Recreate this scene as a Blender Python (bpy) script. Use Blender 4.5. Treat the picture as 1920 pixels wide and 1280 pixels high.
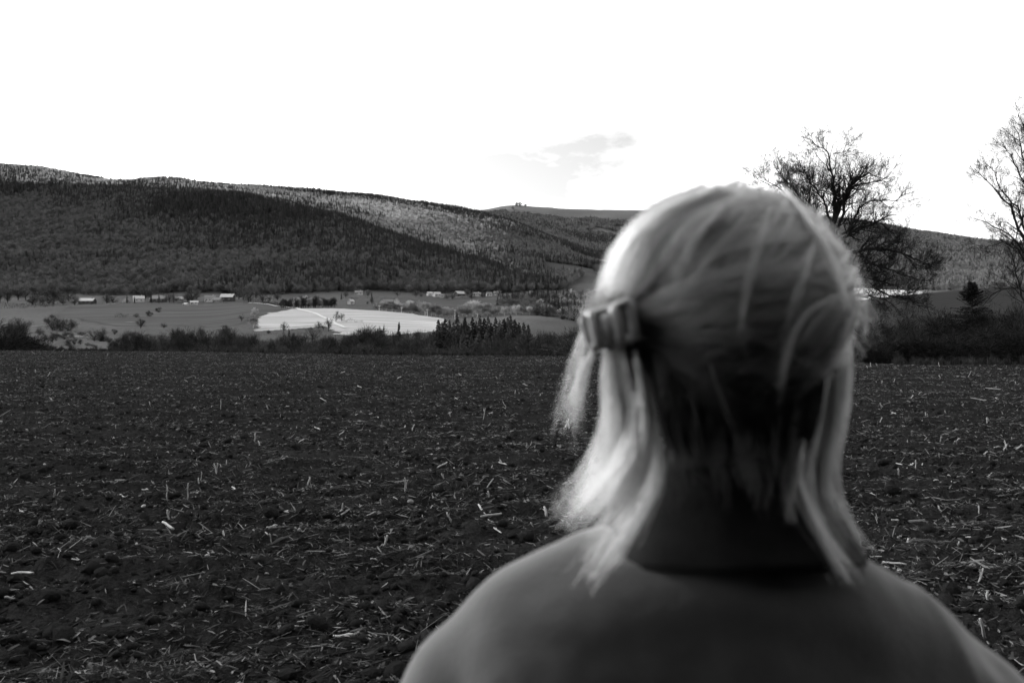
import bpy, bmesh, math, random
import numpy as np
from mathutils import Vector, Matrix

# ------------------------------------------------------------------ camera, world, sun, exposure
S = bpy.context.scene
for o in list(bpy.data.objects):
    bpy.data.objects.remove(o)
C = S.collection
F = 1866.7            # focal length in photograph pixels (35 mm lens, 1920 px wide)
HY = 625.0            # row of the true horizon in the photograph
CH = 1.52             # camera height
cam_d = bpy.data.cameras.new('camera')
cam = bpy.data.objects.new('camera', cam_d)
C.objects.link(cam)
cam.location = (0, 0, CH)
cam.rotation_euler = (math.pi / 2, 0, 0)
cam_d.lens = 35.0
cam_d.sensor_width = 36.0
cam_d.shift_y = -15.0 / 1920.0
cam_d.clip_start = 0.05
cam_d.clip_end = 40000
cam_d.dof.use_dof = True
cam_d.dof.focus_distance = 14.0
cam_d.dof.aperture_fstop = 6.0
S.camera = cam

SUN_AZ, SUN_EL = math.radians(-62), math.radians(34)
SUNV = np.array([math.sin(SUN_AZ) * math.cos(SUN_EL), math.cos(SUN_AZ) * math.cos(SUN_EL), math.sin(SUN_EL)])

W = bpy.data.worlds.new('World')
S.world = W
W.use_nodes = True
wn, wl = W.node_tree.nodes, W.node_tree.links
bg = wn['Background']
sky = wn.new('ShaderNodeTexSky')
sky.sky_type = 'NISHITA'
sky.sun_disc = False
sky.sun_elevation = SUN_EL
sky.sun_rotation = SUN_AZ
sky.altitude = 500
sky.air_density = 1.0
sky.dust_density = 4.0
bw = wn.new('ShaderNodeRGBToBW')
wl.new(sky.outputs[0], bw.inputs[0])
sep = wn.new('ShaderNodeSeparateColor')            # black-and-white film behind a red filter: clear blue sky goes dark, cloud stays white
wl.new(sky.outputs[0], sep.inputs[0])
# bright broken cloud over the clear sky: billowy noise on the view direction, flattened towards the horizon
tc = wn.new('ShaderNodeTexCoord')
mp = wn.new('ShaderNodeMapping')
mp.inputs['Scale'].default_value = (1.0, 1.0, 2.4)
mp.inputs['Location'].default_value = (0.125, 3.927, -2.491)
mp.inputs['Rotation'].default_value = (math.radians(1.3), 0.0, math.radians(-4.6))
wl.new(tc.outputs['Generated'], mp.inputs[0])
nz = wn.new('ShaderNodeTexNoise')
nz.inputs['Scale'].default_value = 2.8
nz.inputs['Detail'].default_value = 9
nz.inputs['Roughness'].default_value = 0.56
wl.new(mp.outputs[0], nz.inputs['Vector'])
rp = wn.new('ShaderNodeValToRGB')
rp.color_ramp.elements[0].position = 0.34
rp.color_ramp.elements[1].position = 0.475
wl.new(nz.outputs['Fac'], rp.inputs[0])
cl = wn.new('ShaderNodeMath'); cl.operation = 'MULTIPLY_ADD'      # cloud radiance: follows the sky glow, plus its own white
wl.new(bw.outputs[0], cl.inputs[0]); cl.inputs[1].default_value = 1.7; cl.inputs[2].default_value = 0.3
mx = wn.new('ShaderNodeMix'); mx.data_type = 'FLOAT'
wl.new(rp.outputs[0], mx.inputs[0])
gap = wn.new('ShaderNodeMath'); gap.operation = 'MULTIPLY'; gap.inputs[1].default_value = 0.92
wl.new(sep.outputs[0], gap.inputs[0]); wl.new(gap.outputs[0], mx.inputs[2])
wl.new(cl.outputs[0], mx.inputs[3])
wl.new(mx.outputs[0], bg.inputs[0])
bg.inputs[1].default_value = 0.13

sd = bpy.data.lights.new('sun', 'SUN')
sd.energy = 4.5
sd.angle = math.radians(0.8)
sd.color = (1.0, 1.0, 1.0)          # the photograph is black and white: every colour in the scene is a grey
sun = bpy.data.objects.new('sun', sd)
C.objects.link(sun)
sun.rotation_euler = Vector((-SUNV[0], -SUNV[1], -SUNV[2])).to_track_quat('-Z', 'Y').to_euler()

S.view_settings.view_transform = 'Standard'
S.view_settings.look = 'None'
S.view_settings.gamma = 1.0
S.view_settings.use_curve_mapping = False
S.view_settings.exposure = 1.25
S.render.engine = 'CYCLES'
S.cycles.use_denoising = True
S.cycles.max_bounces = 6
S.cycles.diffuse_bounces = 3
S.cycles.transparent_max_bounces = 8
S.cycles.caustics_reflective = False
S.cycles.caustics_refractive = False

# ------------------------------------------------------------------ helpers
random.seed(7)
rng = np.random.default_rng(7)

def mat(name, lo, hi=None, *, skew=0.0, stretch=None, scale=4.0, rough=0.85, spec=0.15, bump=0.0, bscale=30.0, sheen=0.0, detail=6, inst=False, island=False, trans=0.0):
    """grey procedural material: noise between two albedos, optional bump, optional per-instance tone"""
    m = bpy.data.materials.new(name)
    m.use_nodes = True
    n, l = m.node_tree.nodes, m.node_tree.links
    p = n['Principled BSDF']
    p.inputs['Roughness'].default_value = rough
    p.inputs['Specular IOR Level'].default_value = spec
    p.inputs['Sheen Weight'].default_value = sheen
    hi = lo if hi is None else hi
    t = n.new('ShaderNodeTexCoord')
    z = n.new('ShaderNodeTexNoise')
    z.inputs['Scale'].default_value = scale
    z.inputs['Detail'].default_value = detail
    z.inputs['Roughness'].default_value = 0.65
    if stretch:                                   # tilled rows and mowing lines follow one direction
        mpn = n.new('ShaderNodeMapping'); mpn.inputs['Scale'].default_value = stretch
        l.new(t.outputs['Object'], mpn.inputs[0]); l.new(mpn.outputs[0], z.inputs['Vector'])
    else:
        l.new(t.outputs['Object'], z.inputs['Vector'])
    r = n.new('ShaderNodeMapRange')
    r.inputs[1].default_value, r.inputs[2].default_value = 0.3, 0.7
    r.inputs[3].default_value, r.inputs[4].default_value = lo, hi
    l.new(z.outputs['Fac'], r.inputs[0])
    out = r.outputs[0]
    if inst or island:
        oi = n.new('ShaderNodeObjectInfo') if inst else n.new('ShaderNodeNewGeometry')
        q = n.new('ShaderNodeMapRange')
        q.inputs[3].default_value, q.inputs[4].default_value = 0.45, 1.55
        src = oi.outputs['Random' if inst else 'Random Per Island']
        if skew > 0:
            pw = n.new('ShaderNodeMath'); pw.operation = 'POWER'; pw.inputs[1].default_value = skew
            l.new(src, pw.inputs[0]); src = pw.outputs[0]
            q.inputs[3].default_value, q.inputs[4].default_value = 0.22, 1.8
        l.new(src, q.inputs[0])
        k = n.new('ShaderNodeMath'); k.operation = 'MULTIPLY'
        l.new(out, k.inputs[0]); l.new(q.outputs[0], k.inputs[1])
        out = k.outputs[0]
    l.new(out, p.inputs['Base Color'])
    if bump > 0:
        b = n.new('ShaderNodeBump')
        b.inputs['Strength'].default_value = bump
        b.inputs['Distance'].default_value = 0.02
        z2 = n.new('ShaderNodeTexNoise')
        z2.inputs['Scale'].default_value = bscale
        z2.inputs['Detail'].default_value = 8
        l.new(t.outputs['Object'], z2.inputs['Vector'])
        l.new(z2.outputs['Fac'], b.inputs['Height'])
        l.new(b.outputs[0], p.inputs['Normal'])
    if trans > 0:
        tr = n.new('ShaderNodeBsdfTranslucent')
        l.new(out, tr.inputs[0])
        ms = n.new('ShaderNodeMixShader')
        ms.inputs[0].default_value = trans
        l.new(p.outputs[0], ms.inputs[1]); l.new(tr.outputs[0], ms.inputs[2])
        l.new(ms.outputs[0], n['Material Output'].inputs[0])
    return m

def tag(o, label=None, cat=None, group=None, kind=None):
    if label: o['label'] = label
    if cat: o['category'] = cat
    if group: o['group'] = group
    if kind: o['kind'] = kind
    return o

def link(name, data, material=None, parent=None, loc=None):
    o = bpy.data.objects.new(name, data)
    C.objects.link(o)
    if material is not None and data is not None and not data.materials:
        data.materials.append(material)
    if parent is not None:
        o.parent = parent
    if loc is not None:
        o.location = loc
    return o

def mesh_from(name, verts, faces, smooth=False):
    me = bpy.data.meshes.new(name)
    verts = np.asarray(verts, dtype=np.float32).reshape(-1, 3)
    if isinstance(faces, np.ndarray):
        k = faces.shape[1]
        me.vertices.add(len(verts)); me.vertices.foreach_set('co', verts.ravel())
        me.loops.add(faces.size); me.loops.foreach_set('vertex_index', faces.astype(np.int32).ravel())
        me.polygons.add(len(faces)); me.polygons.foreach_set('loop_start', np.arange(len(faces), dtype=np.int32) * k)
        me.update(calc_edges=True)
    else:
        me.from_pydata([tuple(v) for v in verts.tolist()], [], faces)
        me.update()
    if smooth:
        me.polygons.foreach_set('use_smooth', np.ones(len(me.polygons), dtype=bool))
    return me

def empty(name, loc=(0, 0, 0), rz=0.0):
    o = bpy.data.objects.new(name, None)
    o.empty_display_size = 0.1
    C.objects.link(o)
    o.location = loc
    o.rotation_euler = (0, 0, rz)
    return o

def copy_tree(o, parent=None):
    c = o.copy()
    C.objects.link(c)
    c.parent = parent
    for ch in list(o.children):
        copy_tree(ch, c)
    return c

class MB:
    """collects vertices and faces"""
    def __init__(self):
        self.v, self.f = [], []
    def add(self, vs, fs):
        b = len(self.v)
        self.v.extend([tuple(p) for p in vs])
        self.f.extend([tuple(b + i for i in f) for f in fs])
    def box(self, x0, x1, y0, y1, z0, z1):
        self.add([(x0, y0, z0), (x1, y0, z0), (x1, y1, z0), (x0, y1, z0), (x0, y0, z1), (x1, y0, z1), (x1, y1, z1), (x0, y1, z1)],
                 [(0, 3, 2, 1), (4, 5, 6, 7), (0, 1, 5, 4), (1, 2, 6, 5), (2, 3, 7, 6), (3, 0, 4, 7)])
    def tube(self, pts, rads, sides=5, cap=True):
        pts = [Vector(p) for p in pts]
        b = len(self.v)
        n = len(pts)
        prev = None
        for i, p in enumerate(pts):
            d = (pts[min(i + 1, n - 1)] - pts[max(i - 1, 0)])
            if d.length < 1e-9: d = Vector((0, 0, 1))
            d.normalize()
            if prev is None:
                a = d.orthogonal().normalized()
            else:
                a = (prev - d * prev.dot(d))
                a = a.normalized() if a.length > 1e-6 else d.orthogonal().normalized()
            prev = a
            c = d.cross(a)
            for k in range(sides):
                t = 2 * math.pi * k / sides
                self.v.append(tuple(p + (a * math.cos(t) + c * math.sin(t)) * rads[i]))
        for i in range(n - 1):
            for k in range(sides):
                k2 = (k + 1) % sides
                self.f.append((b + i * sides + k, b + i * sides + k2, b + (i + 1) * sides + k2, b + (i + 1) * sides + k))
        if cap:
            self.f.append(tuple(b + k for k in reversed(range(sides))))
            self.f.append(tuple(b + (n - 1) * sides + k for k in range(sides)))
    def mesh(self, name, smooth=False):
        return mesh_from(name, self.v, self.f, smooth)
    def build(self, name, m, parent=None, smooth=False):
        return link(name, self.mesh(name, smooth), m, parent)

def hash2(ix, iy, seed):
    h = (ix.astype(np.int64) * 374761393 + iy.astype(np.int64) * 668265263 + seed * 974634777) & 0xffffffff
    h = ((h ^ (h >> 13)) * 1274126177) & 0xffffffff
    h = h ^ (h >> 16)
    return (h & 0xffffff) / float(0xffffff)

def vnoise(x, y, seed=0):
    x = np.asarray(x, float); y = np.asarray(y, float)
    ix, iy = np.floor(x), np.floor(y)
    fx, fy = x - ix, y - iy
    fx = fx * fx * (3 - 2 * fx); fy = fy * fy * (3 - 2 * fy)
    a, b = hash2(ix, iy, seed), hash2(ix + 1, iy, seed)
    c, d = hash2(ix, iy + 1, seed), hash2(ix + 1, iy + 1, seed)
    return (a * (1 - fx) + b * fx) * (1 - fy) + (c * (1 - fx) + d * fx) * fy

def fbm(x, y, oct=4, seed=0, gain=0.5):
    s, a, t = 0.0, 1.0, 0.0
    for i in range(oct):
        s = s + a * vnoise(x * 2 ** i, y * 2 ** i, seed + i)
        t += a; a *= gain
    return s / t

def X_at(px, Y):
    return (px - 960.0) / F * Y
def Z_at(py, Y):
    return CH + (HY - py) / F * Y
def P3(px, py, Y):
    return Vector((X_at(px, Y), Y, Z_at(py, Y)))
# ------------------------------------------------------------------ terrain
EU = np.array([-2000, -200, 0, 350, 640, 1080, 1400, 1620, 1920, 2300, 4000], float)
EY = np.array([95, 92, 88, 84, 71, 66, 54, 49, 47, 45, 45], float)
def field_edge(u):
    return np.interp(u, EU, EY)

# profile of the ground along a bearing: (distance, row it shows at) per photograph column
PROF = {
 -700: [(300, 700), (450, 655), (600, 632), (800, 605), (1100, 570), (1350, 548), (2000, 410), (2600, 320), (3100, 285), (3800, 290), (9000, 470)],
 -300: [(300, 700), (450, 657), (600, 636), (800, 608), (1100, 572), (1350, 550), (2000, 425), (2600, 340), (3100, 300), (3800, 305), (9000, 470)],
 0:    [(300, 703), (420, 661), (600, 636), (800, 606), (1150, 571), (1400, 552), (2000, 443), (2600, 356), (3100, 312), (3600, 316), (9000, 480)],
 120:  [(300, 700), (420, 660), (600, 634), (800, 606), (1150, 570), (1400, 551), (2000, 440), (2550, 358), (3050, 325), (3600, 330), (9000, 480)],
 235:  [(300, 700), (450, 655), (600, 634), (800, 605), (1150, 568), (1380, 550), (2000, 440), (2500, 364), (3000, 347), (3600, 355), (9000, 480)],
 290:  [(300, 698), (470, 652), (620, 632), (800, 605), (1150, 567), (1370, 550), (2000, 436), (2450, 366), (2700, 358), (3100, 334), (3600, 345), (9000, 480)],
 345:  [(300, 698), (470, 652), (620, 632), (800, 605), (1150, 567), (1370, 550), (2000, 436), (2450, 366), (2700, 360), (3100, 341), (3600, 350), (9000, 480)],
 400:  [(300, 695), (500, 648), (650, 625), (800, 603), (1150, 567), (1370, 550), (1900, 450), (2380, 366), (2600, 364), (3200, 351), (3800, 360), (9000, 480)],
 480:  [(300, 690), (540, 642), (640, 624), (850, 584), (1150, 566), (1360, 552), (1850, 455), (2300, 381), (2500, 379), (3250, 354), (3900, 365), (9000, 480)],
 560:  [(300, 690), (560, 640), (650, 622), (890, 579), (1000, 577), (1150, 567), (1350, 553), (1800, 465), (2220, 398), (2400, 396), (3300, 359), (3900, 370), (9000, 480)],
 640:  [(300, 690), (560, 640), (650, 622), (890, 578), (1000, 576), (1200, 560), (1350, 552), (1750, 475), (2150, 416), (2330, 414), (3300, 363), (3900, 375), (9000, 480)],
 720:  [(300, 690), (560, 642), (650, 624), (860, 583), (950, 583), (1100, 570), (1250, 557), (1360, 551), (1700, 490), (2050, 441), (2200, 439), (3300, 374), (3900, 385), (9000, 480)],
 800:  [(300, 690), (560, 644), (650, 626), (840, 592), (930, 591), (1050, 579), (1250, 560), (1400, 550), (1650, 505), (1950, 466), (2100, 464), (3300, 387), (3900, 398), (9000, 480)],
 850:  [(300, 690), (560, 645), (650, 628), (830, 598), (930, 597), (1050, 584), (1250, 563), (1400, 549), (1600, 515), (1880, 483), (2050, 481), (3300, 395), (3900, 404), (4700, 396), (5600, 410), (9000, 480)],
 900:  [(300, 690), (560, 645), (700, 620), (850, 600), (1050, 580), (1280, 557), (1400, 549), (1600, 518), (1800, 501), (1950, 499), (3250, 404), (3700, 414), (4650, 394), (5500, 400), (9000, 470)],
 960:  [(300, 690), (560, 645), (700, 620), (850, 598), (1050, 576), (1300, 553), (1400, 549), (1600, 527), (1700, 521), (1850, 519), (3100, 419), (3500, 430), (4700, 383), (5500, 392), (9000, 420)],
 1050: [(300, 688), (560, 645), (700, 622), (900, 594), (1100, 575), (1350, 550), (1550, 541), (1700, 539), (2800, 459), (3300, 462), (4700, 388), (5500, 395), (8000, 384), (9000, 390)],
 1100: [(300, 686), (560, 640), (700, 622), (900, 594), (1100, 576), (1400, 550), (1700, 530), (2500, 492), (3200, 480), (4700, 393), (5500, 398), (8000, 382), (9000, 388)],
 1180: [(300, 684), (560, 640), (900, 600), (1400, 555), (2000, 525), (3200, 490), (4700, 397), (5500, 400), (8000, 380), (9000, 388)],
 1330: [(200, 672), (350, 640), (560, 630), (900, 605), (1400, 560), (2000, 535), (3200, 490), (4700, 410), (5500, 402), (8000, 384), (9000, 390)],
 1500: [(120, 672), (200, 640), (350, 585), (400, 586), (900, 590), (1400, 556), (2000, 525), (3200, 420), (4000, 400), (5000, 420), (9000, 440)],
 1640: [(120, 668), (200, 620), (350, 559), (400, 559), (900, 566), (1300, 557), (1550, 547), (2000, 545), (2600, 490), (3600, 420), (4200, 430), (9000, 480)],
 1710: [(120, 667), (200, 612), (350, 553), (400, 553), (900, 564), (1300, 558), (1550, 552), (2000, 543), (2600, 490), (3600, 435), (4200, 444), (9000, 480)],
 1800: [(120, 665), (200, 605), (350, 545), (400, 545), (900, 562), (1300, 558), (1550, 551), (2000, 535), (2600, 490), (3600, 448), (4200, 456), (9000, 485)],
 1920: [(120, 663), (200, 598), (350, 535), (400, 535), (900, 552), (1300, 550), (1550, 543), (2000, 525), (2600, 490), (3600, 461), (4200, 470), (9000, 490)],
 2200: [(120, 660), (200, 590), (350, 520), (400, 520), (900, 530), (1300, 535), (1550, 530), (2000, 515), (2600, 495), (3600, 478), (4200, 488), (9000, 500)],
 2900: [(120, 660), (200, 590), (350, 520), (400, 520), (900, 530), (1300, 535), (1550, 530), (2000, 515), (2600, 495), (3600, 490), (4200, 500), (9000, 510)],
}
TU = np.arange(-900, 2901, 10.0)
TL = np.linspace(math.log(30), math.log(9000), 420)
TY = np.exp(TL)
_cols = sorted(PROF)
_tab = []
for u in _cols:
    e = float(field_edge(u))
    near = [(30, CH, -0.75), (e, CH, -0.55), (e + 12, CH, -1.6), (e + 45, CH, -4.5 if u < 1300 else -2.0)]
    ys = [a for a, _, _ in near]
    zs = [c for _, _, c in near]
    for Y, yp in PROF[u]:
        if Y > ys[-1] + 5:
            ys.append(Y); zs.append(Z_at(yp, Y))
    ang = [(z - CH) / y for y, z in zip(ys, zs)]
    _tab.append(np.interp(TL, np.log(ys), ang))
_tab = np.array(_tab)
TAB = np.empty((len(TU), len(TL)))
for j in range(len(TL)):
    TAB[:, j] = np.interp(TU, _cols, _tab[:, j])
def _smooth(a, axis, k):
    ker = np.hanning(k + 2)[1:-1]; ker /= ker.sum()
    pad = [(0, 0), (0, 0)]; pad[axis] = (k // 2, k // 2)
    b = np.pad(a, pad, mode='edge')
    return np.apply_along_axis(lambda v: np.convolve(v, ker, mode='valid'), axis, b)
_t2 = _smooth(_smooth(TAB, 0, 9), 1, 9)
_w = np.clip((TY - 110) / 80, 0, 1)[None, :]
TAB = TAB * (1 - _w) + _t2 * _w

def H(X, Y):
    """height of the land (beyond the field) at a place"""
    X = np.asarray(X, float); Y = np.maximum(np.asarray(Y, float), 30.0)
    u = np.clip(X / Y * F + 960, TU[0], TU[-1] - 0.01)
    l = np.clip(np.log(Y), TL[0], TL[-1] - 1e-6)
    fu = (u - TU[0]) / 10.0; iu = np.minimum(fu.astype(int), len(TU) - 2); fu = fu - iu
    fl = (l - TL[0]) / (TL[1] - TL[0]); il = np.minimum(fl.astype(int), len(TL) - 2); fl = fl - il
    a = (TAB[iu, il] * (1 - fu) + TAB[iu + 1, il] * fu) * (1 - fl) + (TAB[iu, il + 1] * (1 - fu) + TAB[iu + 1, il + 1] * fu) * fl
    z = CH + a * Y
    amp = np.clip((Y - 1300) / 700, 0, 1) * 9.0
    z = z + amp * (fbm(X / 190, Y / 190, 3, 3) - 0.5) * 2
    amp2 = np.clip((Y - 150) / 400, 0, 1) * 0.7
    return z + amp2 * (fbm(X / 45, Y / 45, 2, 9) - 0.5) * 2

def ground_at(px, Y):
    x = X_at(px, Y)
    return Vector((x, Y, float(H(np.array([x]), np.array([Y]))[0])))

def hit(px, py, y0=200.0, y1=4700.0):
    """first place on the land that shows at this pixel beyond y0"""
    Y = np.exp(np.linspace(math.log(y0), math.log(y1), 1500))
    X = X_at(px, Y)
    zr = Z_at(py, Y)
    below = H(X, Y) >= zr
    k = int(np.argmax(below)) if below.any() else len(Y) - 1
    return float(X[k]), float(Y[k])

# forest cover in the photograph's terms: where woodland stands on the land
FOOT_U = np.array([-900, 0, 120, 240, 480, 640, 800, 900, 960, 1050, 1100, 1250])
FOOT_Y = np.array([1330, 1380, 1390, 1370, 1360, 1350, 1400, 1400, 1400, 1500, 1900, 2300])

def zone_tone(X, Y):
    """albedo of the open land: meadow, crop and stubble parcels"""
    n = fbm(X / 90, Y / 140, 3, 21)
    n2 = fbm(X / 14, Y / 22, 3, 33)
    return 0.042 + 0.026 * (n - 0.5) + 0.03 * (n2 - 0.5)

def build_terrain():
    us = np.arange(-900, 2900, 8.0)
    ys = TY[::1]
    U, Y = np.meshgrid(us, ys)
    X = (U - 960) / F * Y
    Z = H(X, Y)
    n, m = X.shape
    v = np.stack([X, Y, Z], -1).reshape(-1, 3)
    idx = np.arange(n * m).reshape(n, m)
    f = np.stack([idx[:-1, :-1], idx[:-1, 1:], idx[1:, 1:], idx[1:, :-1]], -1).reshape(-1, 4)
    me = mesh_from('hills', v, f, True)
    foot = np.interp(U, FOOT_U, FOOT_Y)
    wood = np.clip((Y - foot) / 40, 0, 1)
    wood = np.where((Y > 4400) & (U > 870), 0.2, wood)
    wood = np.where((U > 1250) & (Y < 1800), 0, wood)
    tone = zone_tone(X, Y) * (1 - wood) + 0.03 * wood
    tone = np.where((U > 1250) & (Y < 420), 0.010, tone)
    tone = np.where(Y < 200, np.minimum(tone, 0.03), tone)
    # sunlight painted pale in the right-hand valley gap, and a lighter far plateau
    tone = np.where((U > 1560) & (U < 1720) & (Y > 1150) & (Y < 1900), 0.55, tone)
    tone = np.where((Y > 6200), 0.40, tone)
    tone = _smooth(_smooth(tone, 1, 7), 0, 5)
    a = me.attributes.new('tone', 'FLOAT', 'POINT')
    a.data.foreach_set('value', tone.astype(np.float32).ravel())
    m_ = bpy.data.materials.new('open_land')
    m_.use_nodes = True
    nn, ll = m_.node_tree.nodes, m_.node_tree.links
    p = nn['Principled BSDF']
    p.inputs['Roughness'].default_value = 0.95
    p.inputs['Specular IOR Level'].default_value = 0.05
    at = nn.new('ShaderNodeAttribute'); at.attribute_name = 'tone'
    t = nn.new('ShaderNodeTexCoord')
    z = nn.new('ShaderNodeTexNoise'); z.inputs['Scale'].default_value = 0.35; z.inputs['Detail'].default_value = 8
    ll.new(t.outputs['Object'], z.inputs['Vector'])
    r = nn.new('ShaderNodeMapRange'); r.inputs[1].default_value, r.inputs[2].default_value = 0.3, 0.7
    r.inputs[3].default_value, r.inputs[4].default_value = 0.72, 1.28
    ll.new(z.outputs['Fac'], r.inputs[0])
    k = nn.new('ShaderNodeMath'); k.operation = 'MULTIPLY'
    ll.new(at.outputs['Fac'], k.inputs[0]); ll.new(r.outputs[0], k.inputs[1])
    ll.new(k.outputs[0], p.inputs['Base Color'])
    o = link('hills', me, m_)
    return tag(o, 'wooded hills and open valley land beyond the dark ploughed field', kind='structure')
build_terrain()

def drape(name, poly_px, m, lift=0.25, res=5.0, y0=350.0, y1=1400.0, label=None):
    """a parcel of land: polygon corners found on the land, filled with a grid that follows it"""
    pts = [hit(px, py, y0, y1) for px, py in poly_px]
    xs = [p[0] for p in pts]; ys = [p[1] for p in pts]
    gx = np.arange(min(xs), max(xs) + res, res); gy = np.arange(min(ys), max(ys) + res, res)
    U, V = np.meshgrid(gx, gy)
    jx = (fbm(U / 14, V / 14, 3, 5) - .5) * 14; jy = (fbm(U / 14, V / 14, 3, 6) - .5) * 18
    ins = np.zeros(U.shape, bool)
    n = len(pts)
    for i in range(n):
        (xa, ya), (xb, yb) = pts[i], pts[(i + 1) % n]
        c = ((ya > V + jy) != (yb > V + jy)) & (U + jx < (xb - xa) * (V + jy - ya) / (yb - ya + 1e-9) + xa)
        ins ^= c
    Z = H(U, V) + lift
    nn, mm = U.shape
    idx = np.arange(nn * mm).reshape(nn, mm)
    q = np.stack([idx[:-1, :-1], idx[:-1, 1:], idx[1:, 1:], idx[1:, :-1]], -1).reshape(-1, 4)
    keep = (ins[:-1, :-1] & ins[1:, 1:]).ravel()
    q = q[keep]
    if len(q) == 0:
        print('DRAPE EMPTY', name, pts); return None
    used, inv = np.unique(q, return_inverse=True)
    v = np.stack([U, V, Z], -1).reshape(-1, 3)[used]
    o = link(name, mesh_from(name, v, inv.reshape(-1, 4), True), m)
    return tag(o, label, kind='structure')

def ribbon(name, line_px, width, m, lift=0.4, y0=350.0, y1=1400.0, label=None):
    pts = [hit(px, py, y0, y1) for px, py in line_px]
    P = []
    for (xa, ya), (xb, yb) in zip(pts[:-1], pts[1:]):
        k = max(2, int(math.hypot(xb - xa, yb - ya) / 6))
        for i in range(k):
            P.append((xa + (xb - xa) * i / k, ya + (yb - ya) * i / k))
    P.append(pts[-1])
    P = np.array(P)
    T = np.gradient(P, axis=0)
    T /= np.linalg.norm(T, axis=1)[:, None] + 1e-9
    N = np.stack([-T[:, 1], T[:, 0]], -1)
    w = width * (0.7 + 0.6 * vnoise(np.arange(len(P)) * 0.4, np.zeros(len(P)), 4))[:, None]
    L, R = P + N * w / 2, P - N * w / 2
    v = []
    for a in (L, R):
        v.append(np.column_stack([a, H(a[:, 0], a[:, 1]) + lift]))
    k = len(P)
    v = np.concatenate(v)
    f = [(i, i + 1, k + i + 1, k + i) for i in range(k - 1)]
    o = link(name, mesh_from(name, v, f, True), m)
    return tag(o, label, kind='structure')

M_pale = mat('sunlit_field_land', 0.19, 0.38, stretch=(.012, .22, .05), scale=1.0, rough=0.95, spec=0.02)  # part of the sun on the bright field is put into this albedo
M_green = mat('meadow', 0.030, 0.068, stretch=(.008, .10, .03), scale=1.0, rough=0.95, spec=0.02)
M_track = mat('gravel_track', 0.10, 0.16, scale=0.3, rough=0.95, spec=0.02)
M_strip = mat('tilled_parcel', 0.035, 0.085, stretch=(.02, .30, .05), scale=1.0, rough=0.95, spec=0.02)
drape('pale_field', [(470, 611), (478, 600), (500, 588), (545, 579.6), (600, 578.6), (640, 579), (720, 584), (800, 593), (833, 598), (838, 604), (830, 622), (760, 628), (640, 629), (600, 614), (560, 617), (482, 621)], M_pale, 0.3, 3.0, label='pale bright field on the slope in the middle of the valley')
drape('meadow', [(95, 590), (130, 574), (300, 571), (470, 570), (540, 580), (490, 590), (465, 604), (440, 612), (330, 612), (200, 612)], M_green, 0.22, 5.0, label='grey meadow below the village houses')
drape('tilled_field', [(105, 640), (140, 632), (190, 634), (255, 641), (360, 659), (300, 662), (200, 662), (140, 655)], M_strip, 0.25, 3.0, label='light tilled parcel on the left just beyond the field edge')
drape('meadow', [(735, 583), (800, 562), (850, 558), (945, 555), (960, 560), (930, 578), (990, 590), (900, 590), (830, 588)], M_green, 0.25, 5.0, label='grey meadow right of the bright field under the far houses')
ribbon('track', [(466, 568.5), (500, 571), (540, 577), (566, 582), (590, 588), (612, 598), (630, 609), (648, 616)], 3.0, mat('chalky_track', 0.36, 0.48, scale=0.4, rough=0.95), 0.7, label='pale track curving down over the bright field')
ribbon('track', [(135, 631), (155, 633), (185, 635)], 9, M_track, 0.5, label='pale strip of bare ground left of the bare trees')
ribbon('track', [(60, 612), (90, 611), (120, 609), (150, 607)], 5, M_track, 0.5, label='faint pale path among bushes on the left')
ribbon('track', [(200, 571), (208, 570.5), (216, 571)], 9, M_track, 0.5, label='small pale yard in front of the village barn')
ribbon('track', [(240, 605), (247, 604.5), (252, 605)], 8, M_track, 0.5, label='small pale patch in the meadow')
ribbon('track', [(835, 562), (855, 558), (870, 555)], 4, M_track, 0.5, label='short pale lane below the far houses')
ribbon('track', [(480, 619), (540, 616.5), (600, 612)], 2.2, mat('ditch_grass', 0.012, 0.02, scale=0.4), 0.9, label='dark ditch along the lower side of the bright field')

# ------------------------------------------------------------------ cloud deck: its shade lies over most of the land, the sun falls through its gaps
def lit_mask(X, Y):
    """1 where the photograph shows direct sun on the land"""
    u = X / np.maximum(Y, 1) * F + 960
    def soft(v, a, b, w): return np.clip((v - a) / w + .5, 0, 1) * np.clip((b - v) / w + .5, 0, 1)
    n = fbm(X / 130, Y / 130, 4, 51) - 0.5
    # the bright field, the pale trees and the wood to their right
    f1 = soft(u + 50 * n, 484, 1000, 26) * soft(Y, 560 + np.clip((u - 640) * .5, 0, 200), 1010, 40)
    # the upper band of the ridge
    lo = np.interp(u, [-900, 0, 120, 240, 400, 500, 600, 700, 800, 850, 900], [2620, 2640, 2600, 2580, 2440, 2420, 2470, 2540, 2600, 2750, 3100])
    hi = np.interp(u, [-900, 0, 300, 350, 450, 560, 700, 800, 850], [3300, 3300, 3200, 3150, 3060, 3230, 3230, 3200, 3100])
    f2 = soft(Y + 260 * n, lo, hi, 40) * soft(u + 160 * n, -2000, 850, 60)
    # wood right of the bright field
    f3 = soft(u + 300 * n, 990, 1120, 40) * soft(Y, 860, 1120, 60)
    # far right valley, right-hand hill and the plateau
    f4 = soft(u, 1480, 4000, 60) * soft(Y, 1050, 1e5, 100)
    f5 = soft(Y, 6000, 1e5, 300) * np.ones_like(u)
    f6 = soft(u + 200 * n, 1060, 1180, 30) * soft(Y, 3900, 4300, 80)
    return np.maximum.reduce([f1, f2, f3, f4, f5, f6])

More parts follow.
